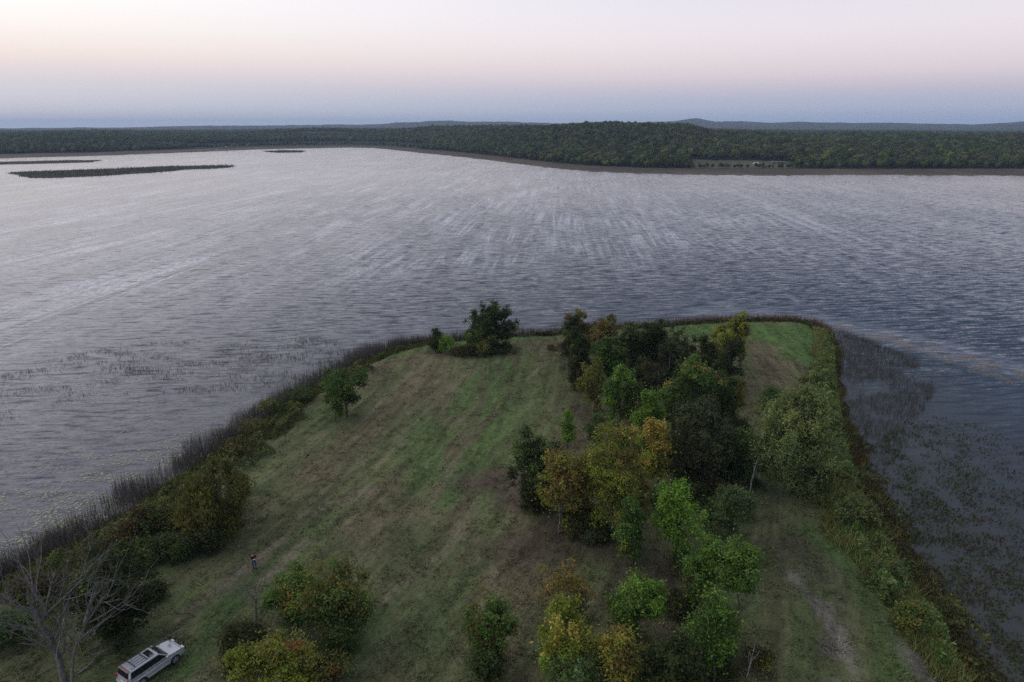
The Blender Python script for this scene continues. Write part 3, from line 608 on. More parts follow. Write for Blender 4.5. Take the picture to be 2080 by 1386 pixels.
T(1256,872,738,1226,1292,835,[('green',3,'any'),('bright',1.5,'any')],'green tree with a forked dark trunk on the left side of the grove', 6000, nl=9, size=.21, tr=.13)
T(1206,838,738,1178,1230,815,[('ygreen',1.6,'any'),('olive',3,'any'),('orange',.5,'bot')],'olive-yellow tree on the meadow side of the grove with a pale thin trunk', 4600, nl=8, size=.2, bark=DEADBARK)
# ---- dark heart of the grove
T(1425,990,808,1352,1484,985,[('darkgr',5,'any'),('dark',2,'bot')],'largest dark birch in the heart of the grove with pale limbs', 17000, nl=16, size=.2, tr=.2)
T(1380,962,858,1352,1420,960,[('dark',3,'any')],'dark tree between yellow tree and largest birch', 5500, nl=8, size=.2)
T(1478,990,880,1450,1512,985,[('dark',3,'any'),('darkgr',1,'any')],'dark tree behind the right side of the largest birch', 5200, nl=8, size=.2)
T(1400,900,728,1338,1462,880,[('mid',3,'any'),('green',2.5,'top'),('orange',.35,'top')],'broad mid-green tree with one orange bough above the largest birch', 14000, nl=15, size=.22, tr=.2)
T(1452,872,752,1430,1492,850,[('mid',2,'any'),('dark',2,'any')],'mid-green tree right of the one with the orange bough', 5500, nl=8, size=.21)
T(1490,860,763,1466,1514,845,[('yellow',2,'any'),('orangeb',2,'any'),('greygr',2,'any')],'yellow and orange tree at the right side of the grove', 4800, nl=8, size=.2)
T(1320,850,728,1296,1346,840,[('darkgr',2,'any'),('brown',1,'any')],'thin brownish-grey tree inside the grove', 4500, kind='tall', nl=7, size=.2)
T(1175,792,655,1150,1202,785,[('dark',5,'any'),('mid',.6,'top')],'dark column-shaped tree at the left end of the grove', 8500, kind='tall', nl=9, size=.22)
T(1165,750,642,1138,1186,735,[('dark',4,'any')],'dark tree hiding behind the dark column-shaped one', 4500, nl=8, size=.22)
T(1172,735,627,1148,1198,690,[('orangeb',4,'any'),('olive',1,'any')],'muted orange treetop against the lake at the left end of the grove', 4200, nl=8, size=.22)
T(1226,760,648,1200,1252,715,[('orange',2,'any'),('orangeb',3,'any')],'dull orange tree second from the left along the back of the grove', 5000, nl=8, size=.22)
T(1238,800,682,1200,1268,765,[('green',5,'any'),('mid',1,'any')],'smooth green tree just in front of the dull orange tree', 7500, nl=10, size=.22)
T(1243,700,632,1232,1258,680,[('olive',2,'any'),('mid',1,'any')],'small grey-olive treetop above the dull orange tree', 1200, kind='tall', nl=5, size=.2)
T(1278,780,652,1250,1312,765,[('dark',4,'any'),('mid',1.3,'top')],'dark tree at the back of the grove right of the dull orange tree', 8000, nl=10, size=.23)
T(1326,775,656,1298,1362,760,[('dark',4,'any')],'dark round-topped tree in the middle of the back row', 8500, nl=10, size=.23)
T(1350,805,688,1330,1398,800,[('dark',2,'any'),('darkgr',3,'any')],'grey-dark tree in front of the middle of the back row', 7500, nl=10, size=.22)
T(1300,830,720,1272,1330,825,[('dark',4,'any')],'black-green tree behind the vivid green one', 6000, nl=9, size=.22)
T(1378,742,668,1352,1402,735,[('mid',2,'any'),('dark',2,'any')],'small green-dark tree at the back of the grove', 3400, nl=7, size=.22)
T(1428,790,682,1398,1456,780,[('dark',4,'any')],'dark tree left of the yellow-topped pair at the back', 7000, nl=9, size=.23)
T(1480,808,690,1448,1514,800,[('dark',4,'any'),('oliveD',1,'top')],'dark tree below the yellow-topped pair at the back', 8000, nl=10, size=.22)
T(1466,745,658,1440,1492,715,[('yellow',2,'any'),('ygreen',3,'any')],'yellow-green tree left of the tallest back tree', 4600, nl=8, size=.22)
T(1503,752,628,1484,1520,712,[('olive',3,'any'),('ygreen',2,'any')],'tallest thin olive-yellow tree at the back right of the grove', 4600, kind='tall', nl=8, size=.22)
# ---- right side
T(1618,1010,786,1528,1698,970,[('willow',6,'any'),('olive',1,'top'),('greygr',1,'any')],'large grey-green willow on the right bank', 20000, nl=18, size=.17, droop=.35, aspect=2.6, tr=.34, name='willow_tree')
T(1518,985,876,1480,1562,975,[('green',2,'any'),('mid',3,'any')],'deep green tree at the left foot of the willow', 7500, nl=10, size=.19)
bush(1570,838,782,1545,1602,[('green',3,'any'),('mid',1,'any')],'small green bush above the willow', 2200)
bush(1655,1010,930,1622,1700,[('oliveD',2,'any'),('willow',2,'any')],'shaggy shrub at the right foot of the willow', 4200)
# ---- saplings and undergrowth filling the grove
T(1210,905,835,1188,1232,895,[('green',2,'any'),('mid',2,'any')],'low green sapling between the slim bright tree and the forked one', 1600, kind='tall', nl=5, size=.18)
T(1252,935,850,1232,1276,925,[('green',3,'any'),('mid',1,'any')],'soft green sapling directly below the forked dark trunk', 2200, kind='tall', nl=6, size=.18)
bush(1300,965,905,1270,1325,[('oliveD',2,'any'),('mid',2,'any')],'low mixed undergrowth bush left of the slender yellow tree', 2200)
bush(1345,1045,985,1312,1378,[('dark',2,'any'),('mid',2,'any')],'dark undergrowth bush below the slender yellow tree', 3000)
bush(1410,1040,975,1372,1450,[('dark',3,'any')],'black-green undergrowth bush at the foot of the largest birch', 3600)
bush(1465,1030,970,1440,1502,[('dark',3,'any'),('brown',.5,'any')],'dark undergrowth bush between largest birch and white birch stem', 3000)
T(1290,1060,960,1262,1318,1040,[('olive',2,'any'),('orangeb',1.5,'any')],'thin tan-green tree between the broad orange-topped tree and the yellow one', 3600, kind='tall', nl=7, size=.17)
T(1190,1060,925,1160,1222,1030,[('ygreen',2,'any'),('olive',2,'any'),('orangeb',1,'any')],'tan-green tree filling between the two orange trees', 5200, nl=9, size=.17)
T(1445,1085,1010,1424,1470,1070,[('mid',3,'any')],'small mid-green sapling left of the grey-green tree', 1800, kind='tall', nl=5, size=.17)
T(1510,1060,1000,1494,1530,1050,[('greygr',2,'any'),('mid',2,'any')],'small sapling right of the grey-green tree', 1300, kind='tall', nl=5, size=.17)
bush(1390,1180,1120,1362,1424,[('oliveD',2,'any'),('mid',1,'any')],'low dull bush right of the straight bare trunk', 2200)
T(1235,1400,1290,1208,1252,1380,[('green',2,'any'),('mid',2,'any')],'thin green sapling at the bottom edge left of the yellow and orange tree', 1800, kind='tall', nl=6, size=.15)
T(1470,1345,1230,1430,1506,1330,[('green',3,'any'),('olive',1,'any')],'loose green sapling below the bright rightmost crown', 4200, kind='tall', nl=8, size=.16)
T(1545,1370,1310,1520,1575,1360,[('oliveD',2,'any'),('olive',1.4,'any')],'small yellowish-green sapling beside the white dead sapling', 1600, kind='tall', nl=6, size=.15)
T(1285,880,775,1268,1304,860,[('mid',3,'any'),('dark',1,'any')],'narrow deep green tree behind the vivid green one', 2800, kind='tall', nl=7, size=.2)
T(1415,800,715,1392,1440,790,[('mid',2,'any'),('dark',2,'any')],'mid-green treetop between the broad one and the dark back tree', 3600, nl=7, size=.21)
T(1205,720,648,1190,1222,705,[('oliveD',2,'any'),('dark',2,'any')],'dark olive treetop between the two dull orange trees', 2600, kind='tall', nl=6, size=.21)
bush(1500,900,850,1472,1530,[('dark',2,'any'),('mid',1,'any')],'dark bush under the yellow and orange tree on the right', 2400)
bush(1740,1075,1010,1700,1790,[('willow',2,'any'),('greygr',2,'any'),('olive',1,'any')],'shaggy grey-green bank shrub right of the bare soil strip top', 3600)
bush(1800,1180,1130,1765,1850,[('olive',2,'any'),('greygr',2,'any')],'bright olive bank shrub above the bend of the right shore', 3000)
bush(1860,1285,1230,1820,1905,[('green',2,'any'),('olive',2,'any')],'leafy green bank shrub near the lower right corner', 3200)
bush(1670,790,750,1640,1700,[('green',1,'any'),('willow',2,'any')],'low bank shrub right of the bright lawn', 1800)
bush(1690,880,835,1660,1722,[('greygr',2,'any'),('oliveD',2,'any')],'low grey-green bank shrub right of the willow top', 1900)
# ---- dead and bare trees
def bare_tree(label, bx, by, paths_px, r0, depth=3, seed=1, bark=DEADBARK, spread=.5, cat='tree', name='dead_tree', twigs=5, ysc=1., lnf=9):
    """leafless tree: main limbs surveyed in the photo, forking into twigs"""
    r = np.random.default_rng(seed); g_ = gnd(bx, by, 1.0); Yp = g_[1]; bz = float(zat(g_[0], g_[1])); P_ = []
    def grow(p, d, ln, rad, lev):
        kk = 4; pts = [p]
        for i in range(kk):
            d = d+r.normal(size=3)*.13+np.array([0, 0, .05]); d /= np.linalg.norm(d); pts.append(pts[-1]+d*ln/kk)
        P_.append((np.array(pts), np.linspace(rad, rad*.45, kk+1)))
        if lev <= 0: return
        for i in range(twigs):
            f = r.integers(1, kk+1); nd = d+r.normal(size=3)*spread; nd /= np.linalg.norm(nd); grow(pts[f], nd, ln*(.5+.3*r.random()), rad*.5, lev-1)
    for j, pth in enumerate(paths_px):
        pts = [];
        for q, (a, b) in enumerate(pth):
            x_, z_ = on_plane(a, b, Yp); pts.append([x_-g_[0], (r.random()-.5)*.5*q*ysc, z_-bz])
        pts = np.array(pts); rr = r0*(1 if j == 0 else .62)*np.linspace(1, .4, len(pts))
        if j == 0: pts[0, 2] = -.2
        P_.append((pts, rr))
        for q in range(1, len(pts)):
            for m in range(3):
                dd = pts[q]-pts[q-1]; dd /= np.linalg.norm(dd); nd = dd+r.normal(size=3)*spread*np.array([1, 1.2, .8]); nd /= np.linalg.norm(nd)
                st_ = pts[q-1]+(pts[q]-pts[q-1])*(.5+.5*r.random()) if q > 1 or j > 0 else pts[q]
                grow(st_, nd, (1.0+1.3*r.random())*r0*lnf, rr[q]*.5, depth-1)
    t = thing(name, label, cat, (g_[0], g_[1], bz)); tv, tf = tube(P_[:len(paths_px)], 7)
    link('trunk', mesh_np('trunk', tv, tf, bark, smooth=True), t)
    tv, tf = tube(P_[len(paths_px):], 3); o = link('branches', mesh_np('branches', tv, tf, bark), t); o['kind'] = 'stuff'
    return t
bare_tree('big leafless grey tree with two leaning trunks at the lower left', 134, 1400,
          [[(134,1400),(118,1345),(104,1305),(92,1270),(86,1220)], [(146,1398),(146,1340),(158,1305),(172,1270),(200,1225)],
           [(104,1305),(75,1280),(50,1262),(28,1240)], [(90,1260),(100,1200),(120,1150)], [(88,1230),(60,1190),(38,1150)], [(92,1250),(130,1215),(165,1180)],
           [(160,1300),(200,1270),(235,1240)], [(172,1268),(188,1215),(195,1180)]], .27, 3, 5, spread=.34, twigs=3, lnf=6.2)
bare_tree('small bare grey tree standing behind the orange-flecked foreground tree', 520, 1262,
          [[(520,1262),(518,1225),(505,1200),(488,1170)], [(518,1225),(535,1195),(545,1160)], [(515,1230),(490,1215),(462,1200)], [(522,1215),(545,1203),(565,1200)]], .09, 3, 8, spread=.5, twigs=4)
bare_tree('tangle of bare grey twigs between the two foreground trees', 600, 1320,
          [[(600,1320),(596,1280),(590,1250)], [(602,1318),(615,1280),(622,1245)], [(600,1315),(575,1275),(560,1255)], [(600,1310),(630,1290),(645,1270)]], .06, 3, 11, spread=.5, cat='shrub', name='dead_shrub', twigs=4)
bare_tree('wispy grey leafless shrub left of the open-crowned centre tree', 952, 1252,
          [[(952,1252),(950,1230),(945,1205)], [(952,1250),(962,1228),(968,1210)]], .03, 3, 12, spread=.45, cat='shrub', name='dead_shrub', twigs=4)
bare_tree('short white dead sapling near the bottom edge right of centre', 1516, 1376,
          [[(1516,1376),(1524,1345),(1534,1318)], [(1526,1340),(1538,1325)], [(1526,1340),(1522,1322)]], .07, 1, 14, bark=WHITEBARK, spread=.4, twigs=2)
bare_tree('thin white birch stem at the left of the willow', 1522, 1010,
          [[(1522,1010),(1527,980),(1531,955),(1534,930)], [(1531,955),(1538,935)]], .10, 1, 15, bark=WHITEBARK, spread=.35, twigs=2, name='birch_tree')
bare_tree('pale dead birch limbs standing out of the largest dark birch', 1420, 985,
          [[(1420,985),(1424,940),(1430,905),(1440,880)], [(1428,915),(1445,895),(1458,880)]], .10, 2, 16, bark=WHITEBARK, spread=.35, twigs=2, name='birch_tree')
def lying(label, pts_px, r0, seed, name='fallen_branch'):
    r = np.random.default_rng(seed); pts = np.array([[*gnd(a, b, 1.1), 0] for a, b in pts_px]); o0 = pts[0].copy(); o0[2] = float(zat(o0[0], o0[1]))
    for p_ in pts: p_[2] = float(zat(p_[0], p_[1]))+r0+.12*r.random()
    P_ = [(pts-o0, np.linspace(r0, r0*.3, len(pts)))]
    for q in range(1, len(pts)):
        d = pts[q]-pts[q-1]; e = pts[q]+np.array([d[1]*.4*(r.random()-.3), abs(d[0])*.4*r.random(), .25]); P_.append((np.array([pts[q], e])-o0, [r0*.4, r0*.12]))
    tv, tf = tube(P_, 5); link(name, mesh_np(name, tv, tf, DEADBARK, smooth=True), loc=tuple(o0), label=label, category='branch')
lying('long fallen bare branch lying in the grass between bare tree and white car', [(160,1374),(180,1362),(195,1345),(212,1325),(232,1308)], .11, 3)
lying('short fallen branch left of the bare tree trunk', [(75,1378),(92,1368),(118,1358)], .07, 4)
lying('small white log on the ground right of the willow', [(1612,980),(1626,984)], .12, 5)
lying('pale split log lying on the wood chip pile', [(1346,1268),(1362,1282)], .10, 6)
lying('grey branch at the right end of the wood chip pile', [(1376,1282),(1390,1294)], .06, 7)

# ------------------------------------------------------------------ blades: grass, weeds, reeds
def blades(name, P2, H_, Wd, col, lean=.25, kind='stuff', z=None, mat=BLADE, per=1, spread=.0, seed=0, leandir=(0, 0), **kw):
    r = np.random.default_rng(900+seed); n0 = len(P2)
    if per > 1: P2 = np.repeat(P2, per, 0)+r.normal(size=(n0*per, 2))*spread; col = np.repeat(col, per, 0); H_ = np.repeat(H_, per) if not np.isscalar(H_) else H_
    n = len(P2); zz_ = zat(P2[:, 0], P2[:, 1]) if z is None else np.full(n, z)
    h = H_*(.6+.7*r.random(n)); a = r.random(n)*6.283; w = Wd*(.7+.6*r.random(n))/2
    B = np.stack([P2[:, 0], P2[:, 1], zz_-.03], 1); d = np.stack([np.cos(a)*w, np.sin(a)*w, a*0], 1)
    tip = B+np.stack([r.normal(size=n)*lean*h+leandir[0]*h, r.normal(size=n)*lean*h+leandir[1]*h, h], 1)
    V = np.stack([B-d, B+d, tip], 1).reshape(-1, 3); cc = np.repeat(col*(.75+.5*r.random((n, 1))), 3, 0)
    return link(name, mesh_np(name, V, np.arange(3*n).reshape(-1, 3), mat, cc), kind=kind, **kw)
def scatter_poly(pl, n, r):
    lo, hi = pl.min(0), pl.max(0); q = lo+r.random((n*4, 2))*(hi-lo); q = q[inside(q, pl)]; return q[:n]
def band(pl, a, b, n, r, side=1):
    """points beside an open line, between offsets a and b (m), to its left (side 1)"""
    d = np.diff(pl, axis=0); L = np.hypot(*d.T); cs = np.concatenate([[0], np.cumsum(L)]); s = r.random(n)*cs[-1]
    i = np.clip(np.searchsorted(cs, s)-1, 0, len(L)-1); f = (s-cs[i])/L[i]; nn = np.stack([-d[:, 1], d[:, 0]], 1)/L[:, None]
    return pl[i]+d[i]*f[:, None]+nn[i]*side*(a+(b-a)*r.random(n))[:, None], s
r = np.random.default_rng(55)
# meadow grass tufts: colours follow the ground they grow in
q = np.stack([r.uniform(-62, 74, 260000), 41+r.random(260000)**1.5*120], 1); q = q[(sdat(q[:, 0], q[:, 1]) > 1.0)][:120000]
gcol = ground_cols(q, sdat(q[:, 0], q[:, 1]))
tn = fbm(q[:, 0]*.8, q[:, 1]*.8, 3)
blades('grass', q, (.10+.22*sstep(.4, .7, tn)), .13, gcol*(1.15+.7*r.random((len(q), 1))), 1.1, per=2, spread=.08, seed=1)
# weeds: right bank
wp, s_ = band(SH[21:], .2, 1, 34000, r, -1)
wid = np.interp(s_, np.linspace(0, s_.max(), 8), [1.6, 2.2, 3.6, 5.6, 7.2, 6.0, 3.4, 2.2])
off = r.random(len(wp)); bp, s2 = band(SH[21:], 0, 1e-6, len(wp), np.random.default_rng(77), -1)
d = np.diff(SH[21:], axis=0)
def bank(pl, wtab, n, seed, side=-1, o0=0., pw=1.):
    rr = np.random.default_rng(seed); dd = np.diff(pl, axis=0); L = np.hypot(*dd.T); cs = np.concatenate([[0], np.cumsum(L)])
    s = rr.random(n)*cs[-1]; i = np.clip(np.searchsorted(cs, s)-1, 0, len(L)-1); f = (s-cs[i])/L[i]; nn = np.stack([-dd[:, 1], dd[:, 0]], 1)/L[:, None]
    w = np.interp(s/cs[-1], np.linspace(0, 1, len(wtab)), wtab)*(.45+1.1*fbm(s*.22, s*0+seed, 3)); t = rr.random(n)**pw
    return pl[i]+dd[i]*f[:, None]+nn[i]*side*(o0+w*t)[:, None], s/cs[-1], t
def palcol(names, wn, n, r, noise):
    """patches of plant colours chosen by a noise field"""
    u = np.argsort(np.argsort(noise+.12*r.normal(size=n)))/n; cw = np.cumsum(wn)/np.sum(wn); ch = (u[:, None] > cw).sum(1).clip(0, len(names)-1)
    out = np.zeros((n, 3))
    for j, nm_ in enumerate(names):
        m_ = ch == j
        if m_.any(): out[m_] = pick(nm_, int(m_.sum()), r)
    return out
def mounds(name, pl, wtab, n, hlo, hhi, names, wn, seed, size=.24, side=-1, o0=0., gain=1., pw=1.):
    wp, ss, tt = bank(pl, wtab, n, seed, side, o0, pw); rr = np.random.default_rng(seed+1); fr_ = fbm(wp[:, 0]*.55, wp[:, 1]*.55, 3); gx_ = np.floor(wp*1.6)
    hh = (hlo+(hhi-hlo)*sstep(.3, .7, fr_))*sstep(0, .12, tt)*sstep(1.02, .8, tt)
    cell = vnoise(wp[:, 0]*1.3, wp[:, 1]*1.3); zz_ = zat(wp[:, 0], wp[:, 1]).clip(0.02)+hh*(.35+.65*sstep(.2, .8, cell))*(1-.55*rr.random(len(wp))**2)
    e = .35; gxn = -(vnoise((wp[:, 0]+e)*1.3, wp[:, 1]*1.3)-vnoise((wp[:, 0]-e)*1.3, wp[:, 1]*1.3))/(2*e)*hh; gyn = -(vnoise(wp[:, 0]*1.3, (wp[:, 1]+e)*1.3)-vnoise(wp[:, 0]*1.3, (wp[:, 1]-e)*1.3))/(2*e)*hh
    C_ = np.stack([wp[:, 0], wp[:, 1], zz_], 1); nz_ = fbm(wp[:, 0]*.3+seed, wp[:, 1]*.3, 3)
    cc_ = palcol(names, wn, len(wp), rr, nz_)*gain*(.6+.7*cell)[:, None]*(.8+.4*rr.random((len(wp), 1)))
    V, F_, c2 = leaves(C_, np.stack([gxn, gyn, gxn*0+.9], 1), size, cc_, rr, 2.4)
    return link(name, mesh_np(name, V, F_, LEAF, c2), kind='stuff')
mounds('tall_weeds', SH[21:], [2.0, 2.4, 3.6, 6.2, 9.4, 8.4, 4.8, 3.2], 90000, .5, 2.0, ['green', 'willow', 'greygr', 'olive', 'mid', 'brown'], [3, 3, 3.4, 1.6, 1.6, .4], 41, .19, o0=-.6, gain=1.05)
wp, ss, tt = bank(SH[21:], [2.6, 3.0, 4.2, 6.2, 9.0, 8.0, 4.6, 3.2], 9000, 141)
blades('tall_grass', wp, .8+.6*fbm(wp[:, 0]*.5, wp[:, 1]*.5, 2), .12, palcol(['olive', 'willow', 'orangeb'], [3, 3, .6], len(wp), r, r.random(len(wp))), .4, per=3, spread=.25, seed=22)
# rust and yellow edge plants in the shallow water of the right bank
wp, ss, tt = bank(SH[21:], [1.2, 2.2, 2.0, 1.6, 2.6, 3.4, 4.0, 4.5], 5200, 42, side=1, o0=-.4, pw=1.5)
nz = fbm(wp[:, 0]*.3+9, wp[:, 1]*.3, 3)
blades('marsh_plants', wp, .3+.5*fbm(wp[:, 0]*.6, wp[:, 1]*.6, 2), .12, palcol(['brown', 'oliveD', 'olive', 'orangeb'], [4, 3, 1.2, .8], len(wp), r, nz)*1.15, .5, per=4, spread=.2, z=0., seed=3)
mounds('edge_plants', SH[21:], [1.2, 1.8, 2.0, 2.4, 3.2, 4.2, 4.8, 5.0], 14000, .15, .9, ['brown', 'oliveD', 'mid', 'olive', 'orangeb'], [1.4, 4, 3, 1.4, .3], 49, .19, side=1, o0=-.6, gain=.85, pw=1.9)
# left bank weeds
mounds('bank_weeds', SH[:12], [11, 10, 9, 8, 6, 4.2, 3.6, 3.2, 2.8, 2.4], 46000, .3, 1.3, ['mid', 'oliveD', 'olive', 'brown', 'orangeb', 'greygr'], [4, 3, 1.5, 1., .4, 3], 43, .17)
wp, ss, tt = bank(SH[:12], [11, 10, 9, 8, 6, 4.2, 3.6, 3.2, 2.8, 2.4], 6000, 143)
blades('bank_grass', wp, .7, .12, palcol(['oliveD', 'olive', 'brown'], [3, 2, 2], len(wp), r, r.random(len(wp))), .4, per=3, spread=.22, seed=4)
# north shore weeds
wp, ss, tt = bank(SH[10:22], [1.6, 1.4, 1.8, 2.2, 2.6, 3.2, 2.6], 9000, 44)
nz = fbm(wp[:, 0]*.3, wp[:, 1]*.3+14, 3)
mounds('shore_weeds', SH[10:22], [2.0, 1.8, 2.0, 2.2, 2.6, 3.4, 3.0], 20000, .3, 1.0, ['mid', 'oliveD', 'dark', 'brown'], [2, 2, 2, 2], 44, .22)
# reeds
GR = np.array([.13,.12,.105]); RB = np.array([.13,.080,.058]); DK = np.array([.065,.060,.052])
def reed_cols(n, mixv): return DK+(GR-DK)*mixv[:, None]
wp, ss, tt = bank(SH[:12], [4.0, 5.0, 6.0, 5.6, 5.2, 5.2, 6.0, 5.4, 4.0], 15000, 45, side=1, o0=-.3)
keepm = r.random(len(wp)) < (1-tt)**.9*1.2*(.35+1.1*sstep(.35, .6, fbm(wp[:, 0]*.25, wp[:, 1]*.25, 2)))
wp, ss, tt = wp[keepm], ss[keepm], tt[keepm]
blades('reeds', wp, .8+2.2*fbm(wp[:, 0]*.3, wp[:, 1]*.3, 3), .042, reed_cols(len(wp), r.random(len(wp))), .08, z=0., seed=6, per=2, spread=.15)
wp, ss, tt = bank(SH[10:22], [3.0, 3.4, 3.0, 2.4, 2.4, 2.6, 2.2], 8500, 46, side=1, o0=-.4)
keepm = r.random(len(wp)) < (1-tt)*1.2; wp, ss = wp[keepm], ss[keepm]
cc = reed_cols(len(wp), r.random(len(wp))); rd = sstep(.25, .5, ss)[:, None]; cc = cc+(RB-cc)*rd*.8
blades('shore_reeds', wp, 1.8, .06, cc, .1, z=0., seed=7, per=2, spread=.15)
# scattered stalks standing in the open shallows
def stalks(name, pl, n, hgt, wd, cols, thr, seed, freq=.16):
    rr = np.random.default_rng(seed); q = scatter_poly(pl, n, rr); f = fbm(q[:, 0]*freq, q[:, 1]*freq*1.8, 3); q = q[rr.random(len(q)) < sstep(thr-.1, thr+.32, f)]
    c_ = cols[rr.integers(0, len(cols), len(q))]; blades(name, q, hgt, wd, c_, .2, z=0., seed=seed, per=3, spread=.22)
stalks('water_stalks', poly([(60,740),(250,700),(480,690),(640,684),(760,700),(700,745),(560,790),(400,800),(200,800),(0,860),(0,760)]), 9000, .5, .045, np.array([DK, GR*.8, RB*.7]), .50, 61)
stalks('bay_rushes', poly([(1700,668),(1760,690),(1860,730),(1900,790),(1860,870),(1800,960),(1770,960),(1715,860),(1695,760)]), 5200, .8, .04, np.array([GR*.7, DK, RB*.7, np.array([.06,.065,.035])]), .26, 62)
q = scatter_poly(poly([(1735,930),(1860,840),(2000,860),(2160,960),(2200,1440),(1990,1440),(1940,1320),(1840,1150),(1775,1030)]), 70000, r)
f = fbm(q[:, 0]*.5, q[:, 1]*.5, 4); dd = seg_dist(q, SH[21:], False); q = q[r.random(len(q)) < .6*sstep(.25, .8, f)*(.3+.7*sstep(22, 3, dd))*sstep(150, 60, q[:, 1])]
V, F_, c2 = leaves(np.stack([q[:, 0], q[:, 1], .04+.12*r.random(len(q))], 1), np.zeros((len(q), 3))+np.array([0, 0, .6]), .13, palcol(['brown', 'mid', 'oliveD'], [2, 2, 3], len(q), r, fbm(q[:, 0]*.2, q[:, 1]*.2, 2))*.8, r, 2.2)
link('bay_weeds', mesh_np('bay_weeds', V, F_, LEAF, c2), kind='stuff')
# floating leaves
def pads(name, P2, size, cols, seed, z=.012):
    rr = np.random.default_rng(seed); n = len(P2); kk = 6; a = rr.random(n)[:, None]*6.28+np.arange(kk)[None]/kk*6.283; s = size*(.6+.8*rr.random(n))[:, None]
    V = np.stack([P2[:, :1]+np.cos(a)*s, P2[:, 1:]+np.sin(a)*s*.8, np.full((n, kk), z)+rr.random((n, 1))*.02+np.cos(a)*.012], -1).reshape(-1, 3)
    m_ = PADM; link(name, mesh_np(name, V, np.arange(n*kk).reshape(-1, kk), m_, np.repeat(cols*(.8+.4*rr.random((n, 1))), kk, 0)), kind='stuff')
PADM = leaf_mat('floating_leaves', 0., .0, .35)
pl = poly([(-140,760),(120,735),(300,700),(520,690),(700,740),(620,800),(520,860),(420,925),(300,1005),(180,1075),(0,1160),(-120,1230)])
q = scatter_poly(pl, 52000, r); f = fbm(q[:, 0]*.22, q[:, 1]*.5, 4); dd = seg_dist(q, SH[:12], False)
q = q[r.random(len(q)) < sstep(.36, .66, f)*(.05+.8*sstep(26, 3, dd)*sstep(120, 60, q[:, 1]))]
pads('lily_pads', q, .15, np.array([[.20,.215,.135]])*np.ones((len(q), 1)), 71)
pl = poly([(1500,640),(1600,640),(1720,662),(1860,690),(1980,725),(2120,765),(2120,800),(1960,750),(1830,706),(1720,676),(1600,652)])
q = scatter_poly(pl, 3600, r); f = fbm(q[:, 0]*.35, q[:, 1]*.35, 2); q = q[f > .46]
pads('floating_weed', q, .14, np.array([[.17,.12,.08]])*np.ones((len(q), 1)), 72)
# wood chips
q = gnd(1350, 1272, 1.1)+r.normal(size=(900, 2))*np.array([1.1, .8]); zq = zat(q[:, 0], q[:, 1])
blades('wood_chips', q, .07, .13, np.array([[.36,.25,.19]])*(.5+.7*r.random((900, 1))), 1.6, seed=9)
# fallen dead leaves and scraps in the brush: rust litter under the grove
q = scatter_poly(poly([(1100,1060),(1230,1030),(1500,1000),(1560,1060),(1500,1180),(1350,1300),(1150,1240)]), 7000, r)
blades('leaf_litter', q, .04, .14, palcol(['brown', 'orangeb', 'oliveD'], [4, .8, 2], len(q), r, r.random(len(q)))*.9, 1.5, seed=10)

# ------------------------------------------------------------------ reed islands
def island(name, px, h, col, label=None):
    pl = poly(px); rr = np.random.default_rng(len(px)*7+int(h*10)); ctr = pl.mean(0)
    lo, hi = pl.min(0)-6, pl.max(0)+6; xs = np.arange(lo[0], hi[0], 2.2); ys = np.arange(lo[1], hi[1], 4.0); A, B = np.meshgrid(xs, ys); Q_ = np.stack([A.ravel(), B.ravel()], 1)
    sd = seg_dist(Q_, pl); sd = np.where(inside(Q_, pl), sd, -sd)+(fbm(Q_[:, 0]*.09, Q_[:, 1]*.05, 3)-.5)*8
    z_ = np.where(sd > 0, h*.35*sstep(0, 6, sd)*(.5+1.0*fbm(Q_[:, 0]*.12, Q_[:, 1]*.12, 3))+.05, -.4)
    n_ = len(xs); i_ = (np.arange(len(ys)-1)[:, None]*n_+np.arange(n_-1)[None, :]).ravel(); F_ = np.stack([i_, i_+1, i_+1+n_, i_+n_], 1); F_ = F_[sd[F_].max(1) > -3]
    link(name, mesh_np(name, np.stack([Q_[:, 0], Q_[:, 1], z_], 1), F_, ground_mat(name+'_soil', .3, (1, 1, 1), 0, .5), np.ones((len(Q_), 1))*np.array(col)*.8), kind='structure')
    m_ = Q_[sd > .5]; m_ = np.repeat(m_, 3, 0)+rr.normal(size=(len(m_)*3, 2))*1.3
    blades(name+'_reeds', m_, h*(.4+1.2*fbm(m_[:, 0]*.05, m_[:, 1]*.1, 3)), .55, np.array(col)*(.6+.8*fbm(m_[:, 0]*.08, m_[:, 1]*.08, 2))[:, None]*np.ones((1, 3)), .25, z=.05, seed=int(h*7)+len(px))
island('long_island', [(14,352),(50,350),(130,347),(240,343),(330,339),(420,337),(478,337),(470,341),(380,345),(300,352),(200,358),(110,362),(55,362),(40,357)], 1.8, (.050,.052,.032))
island('thin_island', [(-60,331),(60,328),(150,326),(205,326),(190,330),(90,333),(-60,336)], 1.2, (.075,.062,.045))
island('small_island', [(535,308),(575,306),(622,307),(612,310),(560,310.5)], 1.5, (.055,.045,.035))

